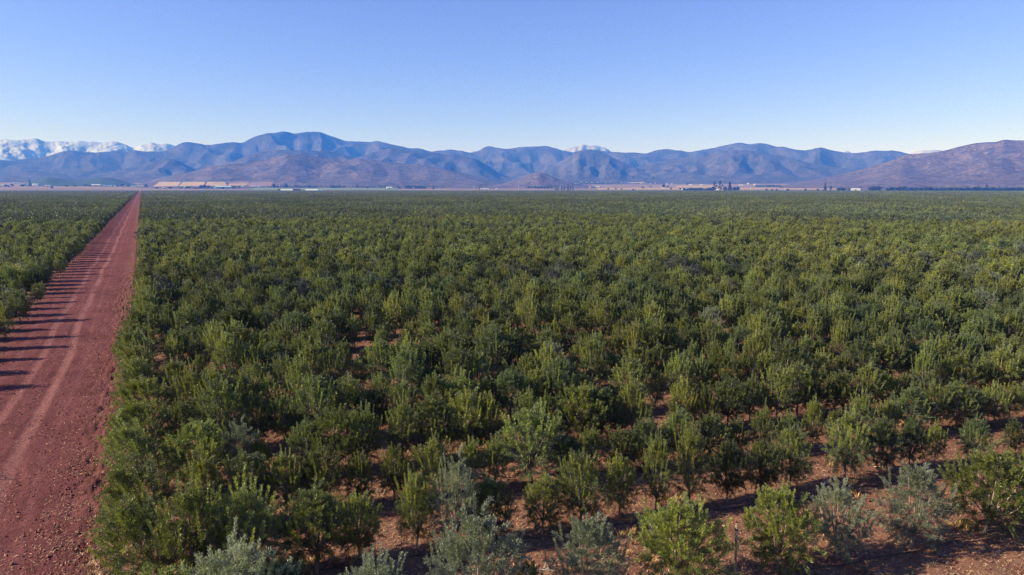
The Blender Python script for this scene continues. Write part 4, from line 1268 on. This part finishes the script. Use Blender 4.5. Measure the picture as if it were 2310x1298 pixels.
for px, tp, bs, w, lb in ((424, 420, 426, 9, 'dark farm tree right of the white hut'), (433, 419.5, 425.8, 7, 'dark farm tree behind the small white hut'), (454, 418, 426, 9, 'tall dark farm tree, leftmost of the middle clump'),
        (462, 417, 426, 8, 'tallest dark farm tree in the middle clump'), (471, 418.5, 426, 8, 'dark farm tree, rightmost of the middle clump'), (486.5, 420.5, 425.8, 4, 'small dark tree touching the left end of the blue warehouse'),
        (384, 421.5, 426, 9, 'low dark bush below the second yellow field'), (354, 422.5, 426, 8, 'low dark bush between the two white huts'), (408, 422.5, 426, 6, 'low dark bush left of the white hut by the farm trees'), (528, 420.5, 424.5, 10, 'low tree right of the blue warehouse'),
        (540, 419.5, 424, 6, 'small tree left of the white shed below the yellow field'), (618, 416, 424, 8, 'dark tree right of the reddish field'), (627, 418, 424, 6, 'low dark tree between white cottages by the reddish field'), (644.5, 413.8, 423.5, 9, 'tall dark tree above the long white roofed sheds'),
        (679, 418.5, 424, 5, 'dark shrubby tree above the dark roofed shed'), (697, 419, 424, 7, 'low tree above the second long white shed, left'), (708, 419, 424, 7, 'low tree above the second long white shed, right')):
    far_tree('round', px, tp, bs, w, lb)
shed(621, 625, 418.3, 421.5, M_WHITE, M_ROOFW, 'white cottage right of the reddish field, left one', 'house', 'house')
shed(627.5, 631.5, 418.3, 421.5, M_WHITE, M_ROOFW, 'white cottage right of the reddish field, right one', 'house', 'house')
far_tree('round', 630, 426.2, 431, 6.5, 'dark round tree at the left end of the long white sheds')
shed(634, 660, 427.2, 431, M_CREAM, M_ROOFW, 'long white roofed shed at the orchard edge, left one', 'shed', 'farm_shed', 0.6)
shed(661, 677, 425, 431, M_BROWNW, M_BROWNW, 'dark roofed packing shed between the two long white sheds', 'shed', 'packing_shed', 0.35, windows=3)
shed(691, 716, 427.2, 431, M_CREAM, M_ROOFW, 'long white roofed shed at the orchard edge, right one', 'shed', 'farm_shed', 0.6)
shed(717, 728, 428.6, 431, M_BLUEW, M_BLUEW, 'low pale blue shed at the right end of the long sheds', 'shed')
shed(734, 737, 426.3, 430.5, M_WHITE, M_ROOFW, 'tiny white hut right of the long sheds', 'hut', 'hut')
for px, tp, bs, w, lb in ((747, 418, 425, 5, 'poplar, first of the left group'), (753, 417.6, 425, 5, 'poplar, second of the left group'), (760, 418, 425, 4, 'poplar, third of the left group'), (766, 418.2, 425, 4, 'poplar, fourth of the left group')):
    far_tree('poplar', px, tp, bs, w, 'dark ' + lb + ' beyond the green field', 'poplar_tree', 'poplars beyond the green field')
for px, tp, bs, w, lb in ((775.5, 420, 425, 4, 'small dark tree right of the poplar group'), (805, 418, 423, 6, 'low tree on the far side of the green field'), (828.5, 421, 426, 4.5, 'dark bush midway along the green field'), (860, 421.5, 425, 4, 'small bush left of the white open shed'),
        (901, 421.5, 427, 6, 'bushy tree just right of the white open shed')):
    far_tree('round', px, tp, bs, w, lb)
shed(872, 884.5, 421.8, 426, M_GREYW, M_ROOFW, 'white roofed open shed at the far end of the green field', 'shed', pitch=0.45)
for q in range(5):
    far_tree('poplar', 914 + q * 3.6, 418.6 + rf.uniform(-0.6, 0.6), 426.5, 4.6, 'dark tree, %s from the left in the first short shelter belt' % ordinal(q + 1), 'shelter_tree', 'trees of the two short shelter belts')
for q in range(7):
    far_tree('poplar', 937 + q * 3.8, 419.4 + rf.uniform(-0.5, 0.5), 426.5, 4.8, 'dark tree, %s from the left in the second short shelter belt' % ordinal(q + 1), 'shelter_tree', 'trees of the two short shelter belts')
for px, tp, bs, lb in ((990, 418.5, 428, 'left of the cone hill, leftmost'), (1070, 419.5, 428, 'just left of the white huts'), (1170, 419, 429, 'in front of the cone hill, left foot'), (1263.5, 420.5, 429, 'among the dark trees right of the cone hill'),
        (1352, 420.5, 429.5, 'at the left end of the long yellow field'), (1438, 423.5, 429.5, 'in the middle of the long yellow field'), (1693, 421.5, 429.5, 'right of the tall gum trees'), (1770, 422.5, 429.5, 'in the yellow field left of the tall conifer'),
        (1981, 424, 430, 'in front of the round dark trees'), (2045.5, 423.5, 430.5, 'in front of the dark tree line, leftmost'), (2108, 424, 430.5, 'in front of the dark tree line, second'), (2168, 424, 430.5, 'in front of the dark tree line, third'), (2225, 424, 430.5, 'in front of the tall poplar'), (2280.5, 424, 430.5, 'in front of the dark tree line, rightmost')):
    far_pole(px, tp, bs, 'pale concrete utility pole ' + lb)
shed(1083.5, 1089, 425, 428.5, M_WHITE, M_ROOFW, 'white hut, left one of three at the orchard edge', 'hut', 'hut')
shed(1090.5, 1095, 424.6, 428.5, M_WHITE, M_ROOFW, 'white hut, middle one of three at the orchard edge', 'hut', 'hut')
shed(1096.5, 1102, 425.2, 428.5, M_WHITE, M_ROOFW, 'white hut, right one of three at the orchard edge', 'hut', 'hut')
shed(1118, 1123, 425.2, 428, M_WHITE, M_ROOFW, 'low white hut right of the three huts', 'hut', 'hut')
far_tree('round', 978, 422.5, 428, 5, 'small dark bush left of the first utility pole')
far_tree('poplar', 1081.5, 419.5, 428.5, 2.6, 'thin dark tree left of the three white huts')
for px, tp, w, lb in ((1254, 417, 4.5, 'first'), (1258.5, 416.4, 4.5, 'second'), (1267, 420.5, 5, 'third'), (1272.5, 420, 5, 'fourth'), (1281.5, 418.6, 5, 'fifth'), (1287, 419.6, 5, 'sixth'), (1292.5, 419.4, 4.5, 'seventh')):
    far_tree('conifer', px, tp, 429, w, 'dark spiky tree, %s of the seven right of the cone hill' % lb, 'conifer_tree', 'spiky trees right of the cone hill')
for q in range(8):
    far_tree('round', 1192 + q * 7.3, 420.6 + rf.uniform(-0.7, 0.7), 424.3, 6, 'low dark tree, %s along the foot of the cone hill' % ordinal(q + 1), 'tree', 'low trees at the foot of the cone hill')
for px, tp, bs, w, lb in ((1372, 424.2, 428, 4, 'leftmost bush in the long yellow field'), (1389, 423.6, 427.5, 4.5, 'second bush in the long yellow field'), (1402, 425, 428.5, 4, 'third bush in the long yellow field'), (1429, 426, 430, 5, 'bush at the near edge of the long yellow field'),
        (1496.5, 415.5, 424, 7, 'dark spreading tree behind the middle of the yellow field'), (1513.5, 423.5, 428, 5, 'bush near the right end of the long yellow field'), (1534.5, 424, 428.5, 5, 'bush left of the low hedge trees'),
        (1506, 419, 424, 5, 'small tree right of the spreading tree'), (1468, 419.5, 424, 4, 'small tree left of the spreading tree'), (1552, 413, 418, 9, 'dark tree below the broad ridge'), (1450, 421, 425, 6, 'low tree behind the white cottage')):
    far_tree('round', px, tp, bs, w, lb)
for px0, px1, tp, bs, lb in ((1328.5, 1332, 421.8, 425, 'white cottage left of the yellow field'), (1344, 1352, 420.5, 423.5, 'long white house left of the yellow field'), (1492.5, 1496, 423.3, 427, 'white cottage in front of the spreading tree'), (1553, 1560, 415.8, 418.6, 'white house below the broad ridge'),
        (1579, 1585, 416, 418.6, 'white house left of the gum trees, up the slope'), (1502.5, 1506, 414, 416.6, 'tiny white house above the spreading tree'), (1514, 1517, 414.2, 416.6, 'tiny white house up the slope, right of the spreading tree'), (1616, 1620.5, 426.8, 430, 'small white house between the gum trees'),
        (1536.5, 1539.5, 427, 429.8, 'tiny white hut at the left end of the low hedge trees'), (1545, 1548.5, 427.3, 429.8, 'second white hut along the low hedge trees'), (1588, 1592, 427.2, 429.8, 'third white hut along the low hedge trees'), (1685.5, 1689.5, 413, 417, 'white chapel up the slope right of the gum trees'),
        (1699, 1704.5, 415.5, 418.5, 'white house at the left end of the blue green wood'), (1667, 1676, 416.6, 419, 'pale house above the round trees'), (1296.5, 1301, 413.5, 416, 'tiny white house at the foot of the central mountain, left'), (1302, 1307, 413.8, 416.2, 'tiny white house at the foot of the central mountain, right')):
    shed(px0, px1, tp + 0.4, bs, M_CREAM, M_ROOFW, lb, 'house', 'house')
for q, (px, bs) in enumerate(((1311, 411.6), (1322, 412.2), (1335, 413), (1349, 412.4), (1366, 413.4), (1377, 412.2), (1401, 414), (1425, 413.6), (1446, 415.2), (1458, 414.6), (1467, 415.5), (1478, 414.5))):
    shed(px - 1.3, px + 1.3, bs - 1.4, bs, M_GREYW, M_GREYW if q % 2 else M_ROOFW, 'tiny white house, %s of the hamlet under the central mountain' % ordinal(q + 1), 'house', 'house', group='hamlet houses under the central mountain')
for q in range(16):
    far_tree('round', 1543 + q * 4.3, 424.6 + rf.uniform(-1.0, 0.9), 430, 6, 'low dark tree, %s along the hedge left of the gum trees' % ordinal(q + 1), 'hedge_tree', 'hedge trees left of the gum trees')
far_tree('gum', 1612.5, 410.5, 430, 9, 'tall ragged gum tree leaning left, left one of the pair', 'gum_tree')
far_tree('gum', 1625.5, 408.5, 430, 10, 'tallest ragged gum tree with a bent top, right one of the pair', 'gum_tree')
far_tree('conifer', 1646, 410.5, 430, 14, 'broad dark conifer right of the two ragged gum trees', 'conifer_tree')
for px, tp, w, lb in ((1599, 423.3, 9, 'low dark tree left of the gum trees'), (1607.5, 421.5, 7, 'round dark tree touching the left gum tree'), (1635, 420.5, 8, 'round tree between the tall gum tree and the broad conifer'), (1657, 422, 8, 'low round tree just right of the broad conifer'), (1664, 420.8, 8, 'round tree, second right of the broad conifer')):
    far_tree('round', px, tp, 430, w, lb)
wv = []
rng_w = np.random.default_rng(5)
def wood(name, x0, x1, top, base, n, label):
    Vs = []
    for q in range(n):
        px = rng_w.uniform(x0, x1); b = rng_w.uniform(base - 2.2, base)
        x, y, z, r = place(px, b)
        H = rng_w.uniform(0.7, 1.1) * (base - top) / 2.2 / FPX * r; W = H * rng_w.uniform(0.8, 1.3)
        V, F, yo, rn = far_crown('round', int(q % 5))
        V = V[: 4 * 110] * np.array((W, W, H)) + np.array((x, y, z))
        Vs.append(V)
    V = np.concatenate(Vs); nf = len(V) // 4
    me = mesh_np(name, V, np.arange(4 * nf).reshape(-1, 4), LEAF['far'], attrs={'youth': rng_w.random(nf), 'rnd': rng_w.random(nf)})
    tag(obj(name, me), label, 'wood', None, 'stuff')
wood('far_wood', 1705, 1763, 415.5, 423, 170, 'far blue green wood on the plain right of the gum trees')
wood('far_wood', 1298, 1400, 411, 417, 120, 'scattered far trees and scrub around the hamlet')
wood('far_scrub', 630, 1000, 415, 423.5, 170, 'far scrub and trees along the foot of the brown hill')
for q, px in enumerate((1729, 1742, 1752, 1777, 1817, 1845)):
    far_tree('round', px, 426.0 + rf.uniform(-0.6, 0.6), 430, 5, 'small dark bush, %s along the yellow field left of the tall conifer' % ordinal(q + 1), 'bush', 'bushes along the right yellow field')
far_tree('conifer', 1861, 411, 430, 9, 'tall lone dark conifer in the yellow field at the right', 'conifer_tree')
far_tree('poplar', 1874, 419.5, 430, 5, 'smaller dark tree just right of the tall lone conifer')
for q, (px, tp) in enumerate(((1891, 424), (1897.5, 423.6), (1904, 424.2), (1918, 425))):
    far_tree('round', px, tp, 430.2, 7, 'low dark tree, %s right of the tall lone conifer' % ordinal(q + 1), 'tree', 'low trees right of the lone conifer')
far_tree('yellow', 1913, 422.6, 430.2, 5, 'yellow leaved tree among the low dark trees')
shed(1921, 1939, 425.5, 430.2, M_CREAM, M_ROOFW, 'pale cream walled building left of the round dark trees', 'building', 'farm_building', 0.2)
far_tree('poplar', 1941, 421, 430.2, 3, 'thin dark tree at the right end of the cream building')
for q, (px, tp, w) in enumerate(((1964, 421, 9), (1970, 419.2, 9), (1977, 420.4, 9), (1983.5, 419.8, 8))):
    far_tree('round', px, tp, 430.2, w, 'round dark tree, %s of the clump right of the cream building' % ordinal(q + 1), 'tree', 'clump right of the cream building')
for q in range(46):
    px = 2006 + q * 7.1 + rf.uniform(-1.5, 1.5)
    tp = 423.4 + rf.uniform(-1.4, 0.8)
    if 2028 < px < 2046: tp -= 2.4
    far_tree(rf.choice(('round', 'poplar', 'round')), px, tp, 430.6, rf.uniform(8, 12), 'dark tree, %s from the left in the long tree line at the right' % ordinal(q + 1), 'shelter_tree', 'trees of the long line at the right')
far_tree('poplar', 2225, 416.5, 430.6, 5, 'tall dark poplar rising out of the tree line at the right', 'poplar_tree')
far_tree('poplar', 2207, 417.5, 430.6, 3, 'thin tree rising out of the tree line, left of the tall poplar', 'poplar_tree')
far_tree('conifer', 2254, 419.5, 430.6, 5, 'small pointed tree rising out of the tree line, right of the tall poplar', 'conifer_tree')

# a car at the far end of the red road
def far_car():
    s_ = 1750.0
    p = DR * s_ + NR * -10.6
    t = thing('parked_car', 'pale blue car parked on the left verge near the far end of the red road', 'car', (p[0], p[1], 0.05), math.atan2(-DR[0], DR[1]))
    b = MB()
    prof = [(-2.2, 0.45), (-2.25, 0.95), (-1.5, 1.02), (-0.9, 1.55), (0.9, 1.58), (1.5, 1.05), (2.2, 0.95), (2.25, 0.45)]
    v = [(x, y, z) for x in (-0.88, 0.88) for y, z in prof]
    n = len(prof)
    b.add(v, [tuple(range(n)), tuple(range(2 * n - 1, n - 1, -1))] + [(i, i + n, (i + 1) % n + n, (i + 1) % n) for i in range(n)])
    obj('body', b.mesh('body', M_CAR), t)
    obj('windscreen', MB().add([(-0.75, -1.53, 1.06), (0.75, -1.53, 1.06), (0.7, -0.98, 1.53), (-0.7, -0.98, 1.53)], [(0, 1, 2, 3)]).mesh('windscreen', M_CARGLASS), t)
    for sx in (-0.9, 0.9):
        obj('window', MB().box(sx - 0.01, sx + 0.01, -0.8, 1.0, 1.08, 1.46).mesh('window', M_CARGLASS), t)
        for sy in (-1.4, 1.4):
            obj('wheel', MB().tube([(sx - 0.1, sy, 0.33), (sx + 0.1, sy, 0.33)], [0.34, 0.34], 14).mesh('wheel', M_RUBBER), t)
far_car()

# ------------------------------------------------------------------ haze
def haze_box():
    mb = MB().box(-13950, 13950, -13950, 13950, -1.2, 1090)
    t = NT('haze_air')
    v = t.add('ShaderNodeVolumePrincipled')
    v.inputs['Color'].default_value = (0.05, 0.235, 1.0, 1)
    v.inputs['Absorption Color'].default_value = (1, 1, 1, 1)      # clear air: scatters blue most, absorbs nothing
    v.inputs['Density'].default_value = 1.02e-4
    v.inputs['Anisotropy'].default_value = 0.0
    t.l.new(v.outputs[0], t.out.inputs['Volume'])
    return mb.mesh('haze', t.m)
haze = tag(obj('haze', haze_box()), 'thin blue air that fades the far mountains', None, None, 'stuff')
print('TREES', len(placed), 'POINTS', len(pts))
